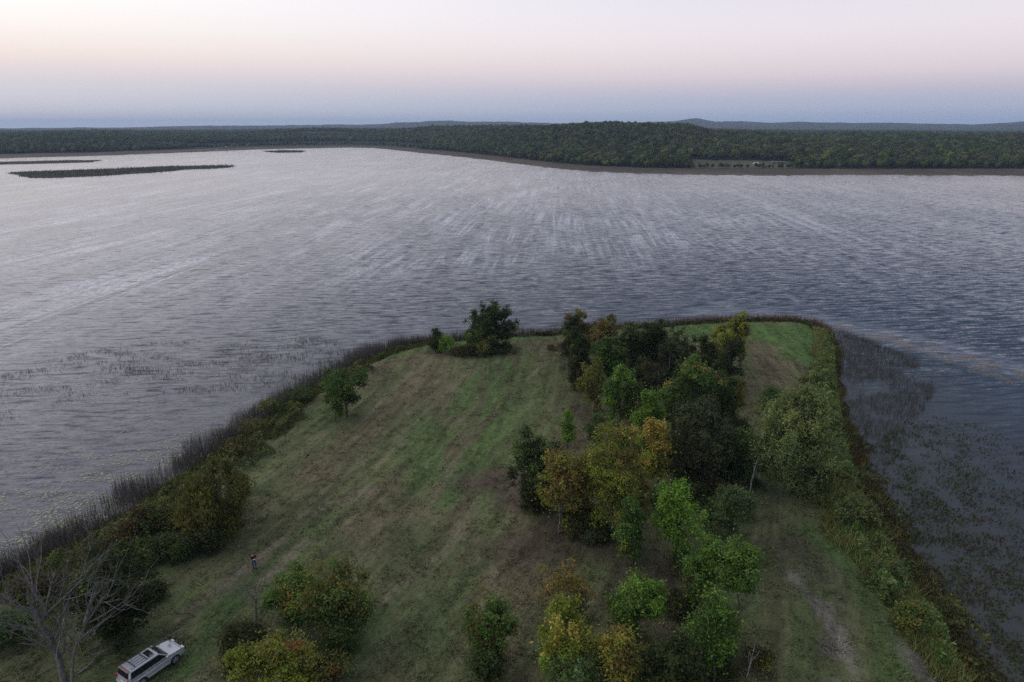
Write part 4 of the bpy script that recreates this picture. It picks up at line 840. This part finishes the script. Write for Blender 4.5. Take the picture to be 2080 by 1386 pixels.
# ------------------------------------------------------------------ far trees
def far_tree_mesh(i, shape, pal, h, w, n=230):
    r = np.random.default_rng(500+i); V = []; lob = []
    if shape == 'cone':
        for f in np.linspace(0, 1, 7): lob.append((np.array([0, 0, h*(.2+.75*f)]), np.array([w*(1-.85*f)*.8, w*(1-.85*f)*.8, h*.1])))
    else:
        C_ = np.array([0, 0, h*.58]); R_ = np.array([w, w, h*.42]); lob = [(C_, R_*.62)]+[(C_+d_*R_*.5, R_*(.36+.16*r.random())) for d_ in rnd_dirs(8, r)]
    Cc, Nn, li, kx = crown_pts(n, lob, r, .5, 4, .8); z01 = np.clip(Cc[:, 2]/h, 0, 1); cols = colour([(pal, 1, 'any')], li, kx, z01, n, r)
    V, F_, cc = leaves(Cc, Nn*1.6+np.array([0, 0, .5]), 1.15, cols, r, 1.25)
    # inner mass of each bough
    ico = [];
    for c_, R_ in lob:
        g_ = np.array([(0,0,1),(.9,0,.4),(.28,.85,.4),(-.72,.53,.4),(-.72,-.53,.4),(.28,-.85,.4),(.72,.53,-.5),(-.28,.85,-.5),(-.9,0,-.5),(-.28,-.85,-.5),(.72,-.53,-.5),(0,0,-1)])
        ico.append(c_+g_*R_*.92)
    fi = np.array([(0,1,2),(0,2,3),(0,3,4),(0,4,5),(0,5,1),(1,6,2),(2,7,3),(3,8,4),(4,9,5),(5,10,1),(2,6,7),(3,7,8),(4,8,9),(5,9,10),(1,10,6),(11,7,6),(11,8,7),(11,9,8),(11,10,9),(11,6,10)])
    base = len(V); IV = np.concatenate(ico); IF = np.concatenate([fi+12*j for j in range(len(ico))])+base
    IF = np.concatenate([IF, IF[:, 2:3]], 1)
    tv, tf = tube([(np.array([[0, 0, -.5], [0, 0, h*.6], [0, 0, h*.93]]), [w*.07, w*.05, w*.03])], 4)
    # triangles kept as separate small mesh parts of one object
    me = bpy.data.meshes.new('far_tree'); VV = np.concatenate([V, IV, tv]); cols_ = np.concatenate([cc, np.ones((len(IV), 1))*cols.mean(0)*.8, np.ones((len(tv), 1))*np.array([.09,.085,.08])])
    faces = [tuple(f) for f in F_]+[tuple(f[:3]) for f in IF]+[tuple(f+base+len(IV)) for f in tf]
    me.from_pydata([tuple(v) for v in VV], [], faces); me.materials.append(FARLEAF)
    a = me.color_attributes.new('Col', 'FLOAT_COLOR', 'POINT'); c_ = np.ones((len(VV), 4), np.float32); c_[:, :3] = cols_*1.0; a.data.foreach_set('color', c_.ravel())
    return me
KINDS = [('round','mid',13,6.2,9,'mid-green'),('round','dark',12,6.0,8,'dark green'),('round','darkgr',13.5,6.4,8,'grey-green'),('cone','dark',13,3.4,1.5,'dark pointed'),
         ('round','oliveD',12,5.6,5,'olive'),('round','olive',11,5.0,2.8,'yellowish'),('round','greygr',11.5,4.8,3.0,'pale'),('round','orangeb',11,4.8,1.1,'orange-brown'),
         ('round','mid',15,4.6,2.5,'narrow green'),('round','dark',10,5.4,5,'wide dark')]
FM = [far_tree_mesh(i, a, b, h, w) for i, (a, b, h, w, _, _) in enumerate(KINDS)]
KW = np.array([k_[4] for k_ in KINDS], float); KW /= KW.sum()
r = np.random.default_rng(88)
# front row of the far wood: trees one by one
cand = np.linspace(azp(-60), azp(2140), 330)+r.normal(size=330)*.0008
NAMES = {'l': 'on the left far shore', 'm': 'at the head of the lake', 'c': 'on the wooded slope at centre right', 'r': 'on the right far shore'}
nfront = 0
SECT = [(60,'at the left edge of the photo'),(200,'behind the left end of the long island'),(330,'behind the middle of the long island'),(425,'just left of the small white boat'),(520,'just right of the small white boat'),
        (640,'behind the small dark island'),(780,'by the pale marsh'),(900,'where the right shore begins'),(1030,'left of the wooded hill'),(1160,'at the foot of the wooded hill'),(1280,'above the grove on the point'),
        (1400,'left of the clearing'),(1640,'beside the clearing'),(1760,'just right of the clearing'),(1900,'on the right far shore'),(2020,'near the right edge of the photo'),(9999,'at the right edge of the photo')]
def sect(p): return next(n_ for lim_, n_ in SECT if p < lim_)
for a in cand:
    rr = float(rt(a))+r.uniform(2, 16); x, y = rr*math.sin(a), rr*math.cos(a)
    p_ = 1040+FOC*math.tan(a)*1.0
    i = r.choice(len(KINDS), p=KW*np.array([1, .8, 1, .7, 1.4, 2.6, 3., .6, 1, 1])/np.sum(KW*np.array([1, .8, 1, .7, 1.4, 2.6, 3., .6, 1, 1])))
    sec = 'l' if p_ < 520 else 'm' if p_ < 860 else 'c' if p_ < 1380 else 'r'
    if 1400 < p_ < 1625 and r.random() < .3: continue
    sc = r.uniform(.55, .95)*(.62 if 1390 < p_ < 1640 else 1)
    if nfront >= 300: break
    o = link('far_tree', FM[i], loc=(x, y, float(far_z(np.array([x]), np.array([y]))[0])-.2), label=f"{'tall' if sc > .85 else 'low' if sc < .7 else 'mid-sized'} {KINDS[i][5]} tree of the far wood {sect(p_)}", category='tree', group='trees along the front of the far wood')
    o.rotation_euler.z = r.random()*6.28; o.scale = (sc, sc, sc*r.uniform(.85, 1.15)); nfront += 1
# the wood behind it: nobody could count it
pts = []
for (t0, t1, sp, a0, a1) in ((10, 130, 7.5, -62, 62), (130, 700, 9.0, -48, 48), (700, 1500, 12.5, -46, 46), (1500, 3200, 19, -46, 46)):
    am0, am1 = math.radians(a0), math.radians(a1); rmax = 1300+t1; xs = np.arange(-rmax, rmax, sp); ys = np.arange(200, rmax, sp)
    A, B = np.meshgrid(xs, ys); Q_ = np.stack([A.ravel(), B.ravel()], 1)+r.uniform(-.42, .42, (A.size, 2))*sp
    az_ = np.arctan2(Q_[:, 0], Q_[:, 1]); r__ = np.hypot(*Q_.T); t__ = r__-rt(az_)
    m_ = (t__ > t0)&(t__ < t1)&(az_ > am0)&(az_ < am1)&~FIELDM(Q_)&(np.abs(az_) < math.radians(41.5)); pts.append(Q_[m_])
PT = np.concatenate(pts); zf = far_z(PT[:, 0], PT[:, 1])-.3
me = bpy.data.meshes.new('forest_points'); me.vertices.add(len(PT)); me.vertices.foreach_set('co', np.stack([PT[:, 0], PT[:, 1], zf], 1).astype(np.float32).ravel())
dist = np.hypot(*PT.T); nk = fbm(PT[:, 0]*.006, PT[:, 1]*.006, 3)
o_ = np.argsort(np.argsort(nk+.22*r.normal(size=len(PT))))/len(PT); order = [1, 3, 9, 0, 8, 2, 4, 5, 7, 6]; cwk = np.cumsum(KW[order]); idx = np.array(order)[(o_[:, None] > cwk).sum(1).clip(0, len(KINDS)-1)].astype(np.int32)
for nm_, ty, dat in (('idx', 'INT', idx), ('sc', 'FLOAT', ((.55+.6*r.random(len(PT))**1.5)).astype(np.float32)), ('rz', 'FLOAT', (r.random(len(PT))*6.28).astype(np.float32))):
    a = me.attributes.new(nm_, ty, 'POINT'); a.data.foreach_set('value', dat)
forest = link('forest', me, kind='stuff')
vc = bpy.data.collections.new('forest_sources')
for i, m_ in enumerate(FM): o = bpy.data.objects.new(f'wood_tree_{i:02d}', m_); vc.objects.link(o)
ng = bpy.data.node_groups.new('forest', 'GeometryNodeTree'); ng.interface.new_socket('Geometry', in_out='INPUT', socket_type='NodeSocketGeometry'); ng.interface.new_socket('Geometry', in_out='OUTPUT', socket_type='NodeSocketGeometry')
gi = ng.nodes.new('NodeGroupInput'); go = ng.nodes.new('NodeGroupOutput'); iop = ng.nodes.new('GeometryNodeInstanceOnPoints'); ci = ng.nodes.new('GeometryNodeCollectionInfo')
ci.inputs['Collection'].default_value = vc; ci.inputs['Separate Children'].default_value = True; ci.inputs['Reset Children'].default_value = True
def na(n_, ty): a = ng.nodes.new('GeometryNodeInputNamedAttribute'); a.data_type = ty; a.inputs[0].default_value = n_; return a.outputs[0]
iop.inputs['Pick Instance'].default_value = True
ng.links.new(gi.outputs[0], iop.inputs['Points']); ng.links.new(ci.outputs[0], iop.inputs['Instance']); ng.links.new(na('idx', 'INT'), iop.inputs['Instance Index'])
cx = ng.nodes.new('ShaderNodeCombineXYZ'); ng.links.new(na('rz', 'FLOAT'), cx.inputs[2]); ng.links.new(cx.outputs[0], iop.inputs['Rotation'])
ng.links.new(na('sc', 'FLOAT'), iop.inputs['Scale']); ng.links.new(iop.outputs[0], go.inputs[0])
md = forest.modifiers.new('forest', 'NODES'); md.node_group = ng
print('forest points', len(PT), 'front', nfront)

# ------------------------------------------------------------------ small far things
WHITE = plain('white_paint', (.72,.72,.74,1), .5); ROOFM = plain('grey_roof', (.30,.31,.33,1), .6); DARKW = plain('dark_glass', (.015,.018,.02,1), .1, .5, 0)
def bx_(name, parent, lo, hi, mat, bev=0): 
    o = link(name, box_mesh(name, lo, hi, mat), parent)
    if bev: b = o.modifiers.new('b', 'BEVEL'); b.width = bev; b.segments = 2
    return o
def gable(name, parent, lx, ly, z0, z1, mat, over=.4):
    V = [(-lx-over,-ly-over,z0),(lx+over,-ly-over,z0),(lx+over,ly+over,z0),(-lx-over,ly+over,z0),(-lx-over,0,z1),(lx+over,0,z1)]
    me = bpy.data.meshes.new(name); me.from_pydata(V, [], [(0,1,5,4),(2,3,4,5),(0,4,3),(1,2,5),(0,3,2,1)]); me.materials.append(mat); return link(name, me, parent)
def far_pt(px, py):
    """where the line of sight meets the far terrain"""
    d = ray(px, py); tt_ = np.linspace(300, 3000, 5400); xx, yy = d[0]*tt_, d[1]*tt_; z_ = CAM_H+d[2]*tt_; k_ = np.argmax(z_ < far_z(xx, yy)); return float(xx[k_]), float(yy[k_]), float(far_z(xx[k_:k_+1], yy[k_:k_+1])[0])
x, y, z = far_pt(1535, 335)
t = thing('boathouse', 'small white shed at the edge of the clearing on the right far shore', 'shed', (x, y, z), .1); t.scale = (.6, .6, .7)
bx_('wall', t, (-4.5,-2.5,-.3), (4.5,2.5,2.6), WHITE); gable('roof', t, 4.5, 2.5, 2.6, 4.2, ROOFM); bx_('door', t, (-1,-2.56,0), (.2,-2.503,2.1), DARKW)
x, y, z = far_pt(1580, 332)
t = thing('barn', 'long low dark-roofed barn in the clearing on the right far shore', 'barn', (x, y, z), -.05); t.scale = (.75, .7, .6)
bx_('wall', t, (-11,-3,-.3), (11,3,2.2), plain('barn_boards', (.16,.15,.15,1), .8)); gable('roof', t, 11, 3, 2.2, 4.0, plain('barn_roof', (.10,.085,.085,1), .7))
for sx_ in (-6, 0, 6): bx_('door', t, (sx_-1.4,-3.06,0), (sx_+1.4,-3.003,2.0), DARKW)
g_ = gnd(438, 307)
t = thing('boat', 'small white boat pulled up on the left far shore', 'boat', (g_[0], g_[1]+9, .3), .3)
me = bpy.data.meshes.new('hull'); me.from_pydata([(-4,-1.1,1.0),(2.4,-1.1,1.0),(4.4,0,1.3),(2.4,1.1,1.0),(-4,1.1,1.0),(-3.8,-.7,0),(2.2,-.7,0),(3.6,0,.1),(2.2,.7,0),(-3.8,.7,0)], [], [(0,1,6,5),(1,2,7,6),(2,3,8,7),(3,4,9,8),(4,0,5,9),(5,6,7,8,9),(4,3,2,1,0)]); me.materials.append(WHITE)
link('hull', me, t); bx_('cabin', t, (-1.6,-.8,1.0), (1.0,.8,2.3), WHITE, .1); bx_('window', t, (-1.2,-.84,1.5), (.7,-.803,2.0), DARKW)
t = thing('hunting_stand', 'pale box on legs standing at the tree edge right of the small white boat', 'stand', (gnd(447,307)[0], gnd(447,307)[1]+30, .45))
for a, b in ((-1,-1),(1,-1),(1,1),(-1,1)): bx_('leg', t, (a*1.0-.1,b*1.0-.1,-.2), (a*1.0+.1,b*1.0+.1,4.2), ROOFM)
bx_('cabin', t, (-1.5,-1.5,4.2), (1.5,1.5,7.0), ROOFM); bx_('window', t, (-.8,-1.56,5.2), (.8,-1.503,6.2), DARKW)

# ------------------------------------------------------------------ car
CARP = plain('silver_paint', (.42,.425,.45,1), .28, .6, .10, 1.3, .25); BLK = plain('black_plastic', (.012,.012,.014,1), .5, .4, .1); GLS = plain('car_glass', (.010,.012,.014,1), .06, .6, 0)
TYR = plain('tyre_rubber', (.02,.02,.02,1), .85); RIM = plain('alloy_rim', (.45,.46,.48,1), .3, .6, .05, 5., .7); REDL = plain('tail_lamp', (.35,.03,.03,1), .25); LMP = plain('head_lamp', (.62,.62,.62,1), .1, .6, .02); BROWNP = plain('spoiler_paint', (.22,.14,.15,1), .4)
CHR = plain('lower_trim', (.36,.34,.32,1), .45)
def prism(name, prof, y0, y1, mat, parent, taper=None, bev=0., seg=2):
    n = len(prof); V = [(a, y0, b) for a, b in prof]+[(a, y1, b) for a, b in prof]
    if taper: V = [taper(*v) for v in V]
    F_ = [tuple(range(n))[::-1] if y0 > y1 else tuple(range(n)), tuple(range(n, 2*n))[::-1]]+[(i, i+n, (i+1) % n+n, (i+1) % n) for i in range(n)]
    me = bpy.data.meshes.new(name); me.from_pydata(V, [], F_); me.materials.append(mat); me.validate()
    import bmesh
    b_ = bmesh.new(); b_.from_mesh(me); bmesh.ops.recalc_face_normals(b_, faces=b_.faces); b_.to_mesh(me); b_.free()
    o = link(name, me, parent)
    if bev: m_ = o.modifiers.new('b', 'BEVEL'); m_.width = bev; m_.segments = seg; m_.limit_method = 'ANGLE'; m_.angle_limit = math.radians(40); m_.harden_normals = False
    for p_ in me.polygons: p_.use_smooth = False
    return o
def quadp(name, pts, mat, parent, th=.012):
    """thin panel following the given outline"""
    p = [Vector(v) for v in pts]; n_ = (p[1]-p[0]).cross(p[2]-p[0]).normalized(); k_ = len(p)
    V = [tuple(v) for v in p]+[tuple(v+n_*th) for v in p]; F_ = [tuple(range(k_))[::-1], tuple(range(k_, 2*k_))]+[(i, (i+1) % k_, (i+1) % k_+k_, i+k_) for i in range(k_)]
    me = bpy.data.meshes.new(name); me.from_pydata(V, [], F_); me.materials.append(mat); return link(name, me, parent)
fr, rrw = gnd(358, 1348, 1.15), gnd(289, 1396, 1.15); ax_ = (fr-rrw)/np.linalg.norm(fr-rrw); side = np.array([-ax_[1], ax_[0]])
mid_ = (fr+rrw)/2+side*.80; yaw = math.atan2(ax_[1], ax_[0])
print('car wheelbase', np.linalg.norm(fr-rrw), mid_)
cz_ = float(zat(mid_[0], mid_[1]))+.02
car = thing('parked_car', 'silver-white off-road wagon with roof rails parked on the grass at the lower left', 'car', (mid_[0], mid_[1], cz_), yaw)
def arch(xc, rad=.46, n=9): return [(xc+rad*math.cos(a), .38+rad*math.sin(a)) for a in np.linspace(math.pi, 0, n)]
prof = [(-2.42,.50),(-1.88,.42)]+arch(-1.42)+[(-.92,.40),(.92,.40)]+arch(1.42)+[(1.92,.42),(2.30,.48),(2.37,.70),(2.34,.88),(2.24,.99),(2.0,1.06),(1.5,1.13),(.98,1.20),(-2.36,1.20),(-2.45,.95)]
def tp(x, y, z):
    s = 1-.17*max(0, (x-1.4)/.97)**2.2-.05*max(0, (-x-2.0)/.45)**2; return (x, y*s, z)
prism('body', prof, -.95, .95, CARP, car, tp, .11, 3)
# glass house: lower ring and roof ring, closed
lo_ = [(.98,.90),(-2.38,.90),(-2.38,-.90),(.98,-.90)]; hi_ = [(.22,.72),(-2.14,.72),(-2.14,-.72),(.22,-.72)]
me = bpy.data.meshes.new('cabin'); me.from_pydata([(a, b, 1.19) for a, b in lo_]+[(a, b, 1.82) for a, b in hi_], [], [(0,1,5,4),(1,2,6,5),(2,3,7,6),(3,0,4,7),(4,5,6,7),(3,2,1,0)]); me.materials.append(CARP)
o = link('cabin', me, car); m_ = o.modifiers.new('b', 'BEVEL'); m_.width = .15; m_.segments = 4
def lerp(a, b, t_): return tuple(a[i]+(b[i]-a[i])*t_ for i in range(3))
for sgn in (-1, 1):
    def wp_(x, f): y_ = .90+(.72-.90)*f; return (x, sgn*(y_+.012), 1.19+.63*f)
    for a0, a1, b0, b1 in ((.80,-.12,.25,-.12), (-.17,-1.12,-.17,-1.12), (-1.17,-2.22,-1.17,-2.06)):
        pts = [wp_(a0, .10), wp_(a1, .10), wp_(b1, .84), wp_(b0, .84)]; pts = pts if sgn < 0 else pts[::-1]
        quadp('side_window', pts[::-1], GLS, car)
    for xx in (-.145, -1.145): quadp('window_pillar', (lambda q_: q_ if sgn < 0 else q_[::-1])([wp_(xx-.025, .12), wp_(xx+.025, .12), wp_(xx+.025, .84), wp_(xx-.025, .84)]), BLK, car, .016)
    bx_('sill_trim', car, (-.90, sgn*.955-.03, .42), (.90, sgn*.955+.03, .56), CHR, .02)
    bx_('door_handle', car, (-.05, sgn*.955-.02, 1.0), (.15, sgn*.955+.025, 1.04), CARP); bx_('door_handle', car, (-1.05, sgn*.955-.02, 1.0), (-.85, sgn*.955+.025, 1.04), CARP)
    bx_('wing_mirror', car, (.62, sgn*1.08-.11, 1.18), (.78, sgn*1.08+.11, 1.36), CARP, .04)
    bx_('tail_light', car, (-2.50, sgn*.80-.09, .95), (-2.40, sgn*.80+.09, 1.25), REDL, .02)
    bx_('headlight', car, (2.20, sgn*.66-.17, .82), (2.37, sgn*.66+.17, 1.0), LMP, .03)
    bx_('roof_rail', car, (-1.95, sgn*.62-.02, 1.87), (.0, sgn*.62+.02, 1.91), BLK, .01)
    for xc in (-1.42, 1.42):
        wh = link('wheel', None, car, (xc, sgn*.80, .40)); wh.rotation_euler = (math.pi/2, 0, 0)
        a = np.linspace(0, 2*math.pi, 25)[:-1]; ring = []
        for (rad_, zz_) in ((.24,-.13),(.36,-.14),(.40,-.10),(.405,0),(.40,.10),(.36,.14),(.24,.13)): ring.append(np.stack([rad_*np.cos(a), rad_*np.sin(a), a*0+zz_], 1))
        V = np.concatenate(ring); F_ = []
        for k_ in range(7):
            for j in range(24): F_.append((k_*24+j, k_*24+(j+1) % 24, ((k_+1) % 7)*24+(j+1) % 24, ((k_+1) % 7)*24+j))
        link('tyre', mesh_np('tyre', V, F_, TYR, smooth=True), wh)
        zc = -sgn*.11; V = [(0, 0, zc)]+[(.235*math.cos(t_), .235*math.sin(t_), zc-sgn*0) for t_ in a]; V2 = [(.235*math.cos(t_), .235*math.sin(t_), -zc) for t_ in a]
        me = bpy.data.meshes.new('rim'); me.from_pydata(V+V2, [], [(0, 1+j, 1+(j+1) % 24) for j in range(24)]+[(1+j, 25+j, 25+(j+1) % 24, 1+(j+1) % 24) for j in range(24)]); me.materials.append(BLK); link('rim', me, wh)
        sp = []
        for q_ in range(5):
            an = q_*2*math.pi/5; sp.append((np.array([[0, 0, zc-sgn*.012], [.23*math.cos(an), .23*math.sin(an), zc-sgn*.012]]), [.05, .035]))
        sp.append((np.array([[.235*math.cos(t_), .235*math.sin(t_), zc-sgn*.01] for t_ in list(a)+[a[0]]]), [.02]*25))
        tv, tf = tube(sp, 4); link('spokes', mesh_np('spokes', tv, tf, RIM), wh)
def cabp(x, y, f, off=0): return (x, y, 1.19+.63*f)
quadp('windscreen', [(.905,-.78,1.27),(.905,.78,1.27),(.325,.64,1.755),(.325,-.64,1.755)], GLS, car, .02)
quadp('rear_window', [(-2.362,.74,1.28),(-2.362,-.74,1.28),(-2.20,-.62,1.70),(-2.20,.62,1.70)], GLS, car, .02)
bx_('spoiler', car, (-2.30,-.66,1.775), (-2.05,.66,1.835), BROWNP, .02)
bx_('sunroof', car, (-.42,-.44,1.815), (.06,.44,1.828), GLS, .004)
for xx in (-1.6, -.62): bx_('cross_bar', car, (xx-.03,-.64,1.895), (xx+.03,.64,1.925), BLK, .008)
for yy in (-.3, 0, .3): bx_('rack_slat', car, (-1.57, yy-.012, 1.86), (-.65, yy+.012, 1.88), BLK)
bx_('rear_bumper', car, (-2.54,-.84,.48), (-2.40,.84,.70), CHR, .04)
bx_('front_bumper', car, (2.30,-.80,.45), (2.46,.80,.66), CHR, .05); bx_('grille', car, (2.33,-.46,.72), (2.40,.46,.98), BLK, .01)
hp = quadp('hood_seam', [(.99,-.76,1.203),(1.02,-.76,1.203),(1.02,.76,1.203),(.99,.76,1.203)], BLK, car, .004)
tv, tf = tube([(np.array([[2.36,-.86,.70],[2.52,-.80,.92],[2.60,-.45,1.05],[2.62,0,1.08],[2.60,.45,1.05],[2.52,.80,.92],[2.36,.86,.70]]), [.045]*7), (np.array([[2.50,-.70,.60],[2.58,-.3,.62],[2.58,.3,.62],[2.50,.70,.60]]), [.04]*4),
               (np.array([[2.56,-.3,.5],[2.60,-.3,1.06]]), [.035]*2), (np.array([[2.56,.3,.5],[2.60,.3,1.06]]), [.035]*2)], 8)
link('bull_bar', mesh_np('bull_bar', tv, tf, BLK, smooth=True), car)
bx_('number_plate', car, (-2.475,-.26,.78), (-2.452,.26,.92), WHITE)
fm = link('fender_mirror', None, car, (2.05,.66,1.1)); tv, tf = tube([(np.array([[0,0,-.05],[.02,.02,.22],[.05,.05,.32]]), [.03,.025,.025])], 6); link('stalk', mesh_np('stalk', tv, tf, BLK), fm)
bx_('mirror_head', fm, (-.10,-.13,.26), (.14,.17,.48), BLK, .05)
am = link('antenna', None, car, (1.2,.84,1.14)); tv, tf = tube([(np.array([[0,0,0],[0,0,.16]]), [.025,.02])], 6); link('base', mesh_np('base', tv, tf, BLK), am)

# ------------------------------------------------------------------ person
SKIN = plain('skin', (.50,.30,.22,1), .6); JEANS = plain('denim', (.035,.075,.17,1), .85, .2, .3, 20.); TOP = plain('dark_shirt', (.022,.012,.016,1), .85, .2, .3, 15.); HAIR = plain('dark_cap', (.012,.010,.010,1), .8); SHOE = plain('shoes', (.03,.03,.03,1), .7); CTRL = plain('pale_controller', (.55,.52,.52,1), .5)
def skin(name, verts, edges, radii, mat, parent, sub=1, root=0):
    me = bpy.data.meshes.new(name); me.from_pydata(verts, edges, []); me.materials.append(mat); o = link(name, me, parent)
    m_ = o.modifiers.new('skin', 'SKIN'); sv = me.skin_vertices[0].data if me.skin_vertices else None
    if sv is None:
        bpy.context.view_layer.objects.active = o; me.update()
    lay = me.skin_vertices[0].data if me.skin_vertices else None
    if lay:
        for i_, rd_ in enumerate(radii): lay[i_].radius = (rd_, rd_) if np.isscalar(rd_) else rd_
        lay[root].use_root = True
    m2 = o.modifiers.new('s', 'SUBSURF'); m2.levels = sub; m2.render_levels = sub
    return o
pg = gnd(517, 1153, 1.15); pz = float(zat(pg[0], pg[1]))
per = thing('person', 'person in dark top and blue jeans holding a remote control on the track', 'person', (pg[0], pg[1], pz), math.atan2(-pg[1], -pg[0])+math.pi/2+.25)
V = [(0,0,.95),(0,.01,1.12),(0,.02,1.32),(0,0,1.45),(0,-.04,1.53),(0,-.09,1.62),(0,-.08,1.70),
     (-.17,.01,1.40),(-.25,-.03,1.13),(-.12,-.27,1.12),(-.07,-.33,1.13), (.17,.01,1.40),(.25,-.03,1.13),(.12,-.27,1.12),(.07,-.33,1.13),
     (-.10,0,.88),(-.12,-.01,.48),(-.12,.03,.09),(-.13,-.12,.05), (.10,0,.88),(.13,-.03,.48),(.14,.02,.09),(.16,-.13,.05)]
E = [(0,1),(1,2),(2,3),(3,4),(4,5),(5,6),(3,7),(7,8),(8,9),(9,10),(3,11),(11,12),(12,13),(13,14),(0,15),(15,16),(16,17),(17,18),(0,19),(19,20),(20,21),(21,22)]
# fingers: four and a thumb per hand, closed on the controller
for sgn, w0 in ((-1, 10), (1, 14)):
    for q_ in range(4):
        i_ = len(V); V += [(sgn*(.055-.008*q_), -.37, 1.15-.018*q_), (sgn*.03, -.395+.004*q_, 1.145-.02*q_)]; E += [(w0, i_), (i_, i_+1)]
    i_ = len(V); V += [(sgn*.05, -.33, 1.165)]; E += [(w0, i_)]
R_ = [(.13,.10),(.13,.095),(.15,.10),(.09,.07),.05,.085,.06,.065,.045,.034,.036,.065,.045,.034,.036,.095,.065,.04,.04,.095,.065,.04,.04]+[.009,.008]*4+[.010]+[.009,.008]*4+[.010]
skin('body', V, E, R_, SKIN, per, 1)
V2 = [(0,0,.98),(0,.01,1.12),(0,.02,1.32),(0,0,1.45),(-.17,.01,1.40),(-.25,-.03,1.13),(-.13,-.25,1.12),(.17,.01,1.40),(.25,-.03,1.13),(.13,-.25,1.12)]
skin('shirt', V2, [(0,1),(1,2),(2,3),(3,4),(4,5),(5,6),(3,7),(7,8),(8,9)], [(.165,.125),(.16,.12),(.18,.125),(.10,.085),.085,.062,.05,.085,.062,.05], TOP, per, 1)
V3 = [(0,0,.98),(-.10,0,.88),(-.12,-.01,.48),(-.12,.03,.12),(.10,0,.88),(.13,-.03,.48),(.14,.02,.12)]
skin('jeans', V3, [(0,1),(1,2),(2,3),(0,4),(4,5),(5,6)], [(.155,.12),.115,.085,.07,.115,.085,.07], JEANS, per, 1)
for sgn, xx in ((-1,-.125),(1,.15)): bx_('shoe', per, (xx-.055,-.20,-.02), (xx+.055,.09,.10), SHOE, .03)
V4 = [(0,-.08,1.66),(0,-.085,1.72),(0,-.06,1.68)]
skin('cap', V4, [(0,1),(1,2)], [.10,.075,.09], HAIR, per, 1)
bx_('cap_peak', per, (-.07,-.24,1.66), (.07,-.12,1.685), HAIR, .01)
for sgn in (-1, 1):
    bx_('ear', per, (sgn*.088-.008,-.10,1.59), (sgn*.088+.008,-.06,1.65), SKIN, .006); bx_('eye', per, (sgn*.033-.012,-.182,1.625), (sgn*.033+.012,-.168,1.638), SHOE, .003)
bx_('nose', per, (-.013,-.20,1.585), (.013,-.165,1.625), SKIN, .006); bx_('mouth', per, (-.025,-.178,1.56), (.025,-.165,1.568), REDL, .002)
rc = bx_('remote_control', None, (pg[0]-.09, pg[1]-.03, pz+1.16), (pg[0]+.09, pg[1]+.03, pz+1.20), CTRL, .01)
d_ = Vector((math.cos(per.rotation_euler.z-math.pi/2), math.sin(per.rotation_euler.z-math.pi/2), 0))*.37
rc.location = (d_.x, d_.y, 0)
rc['label'] = 'pale remote control held in both hands by the person on the track'; rc['category'] = 'remote control'
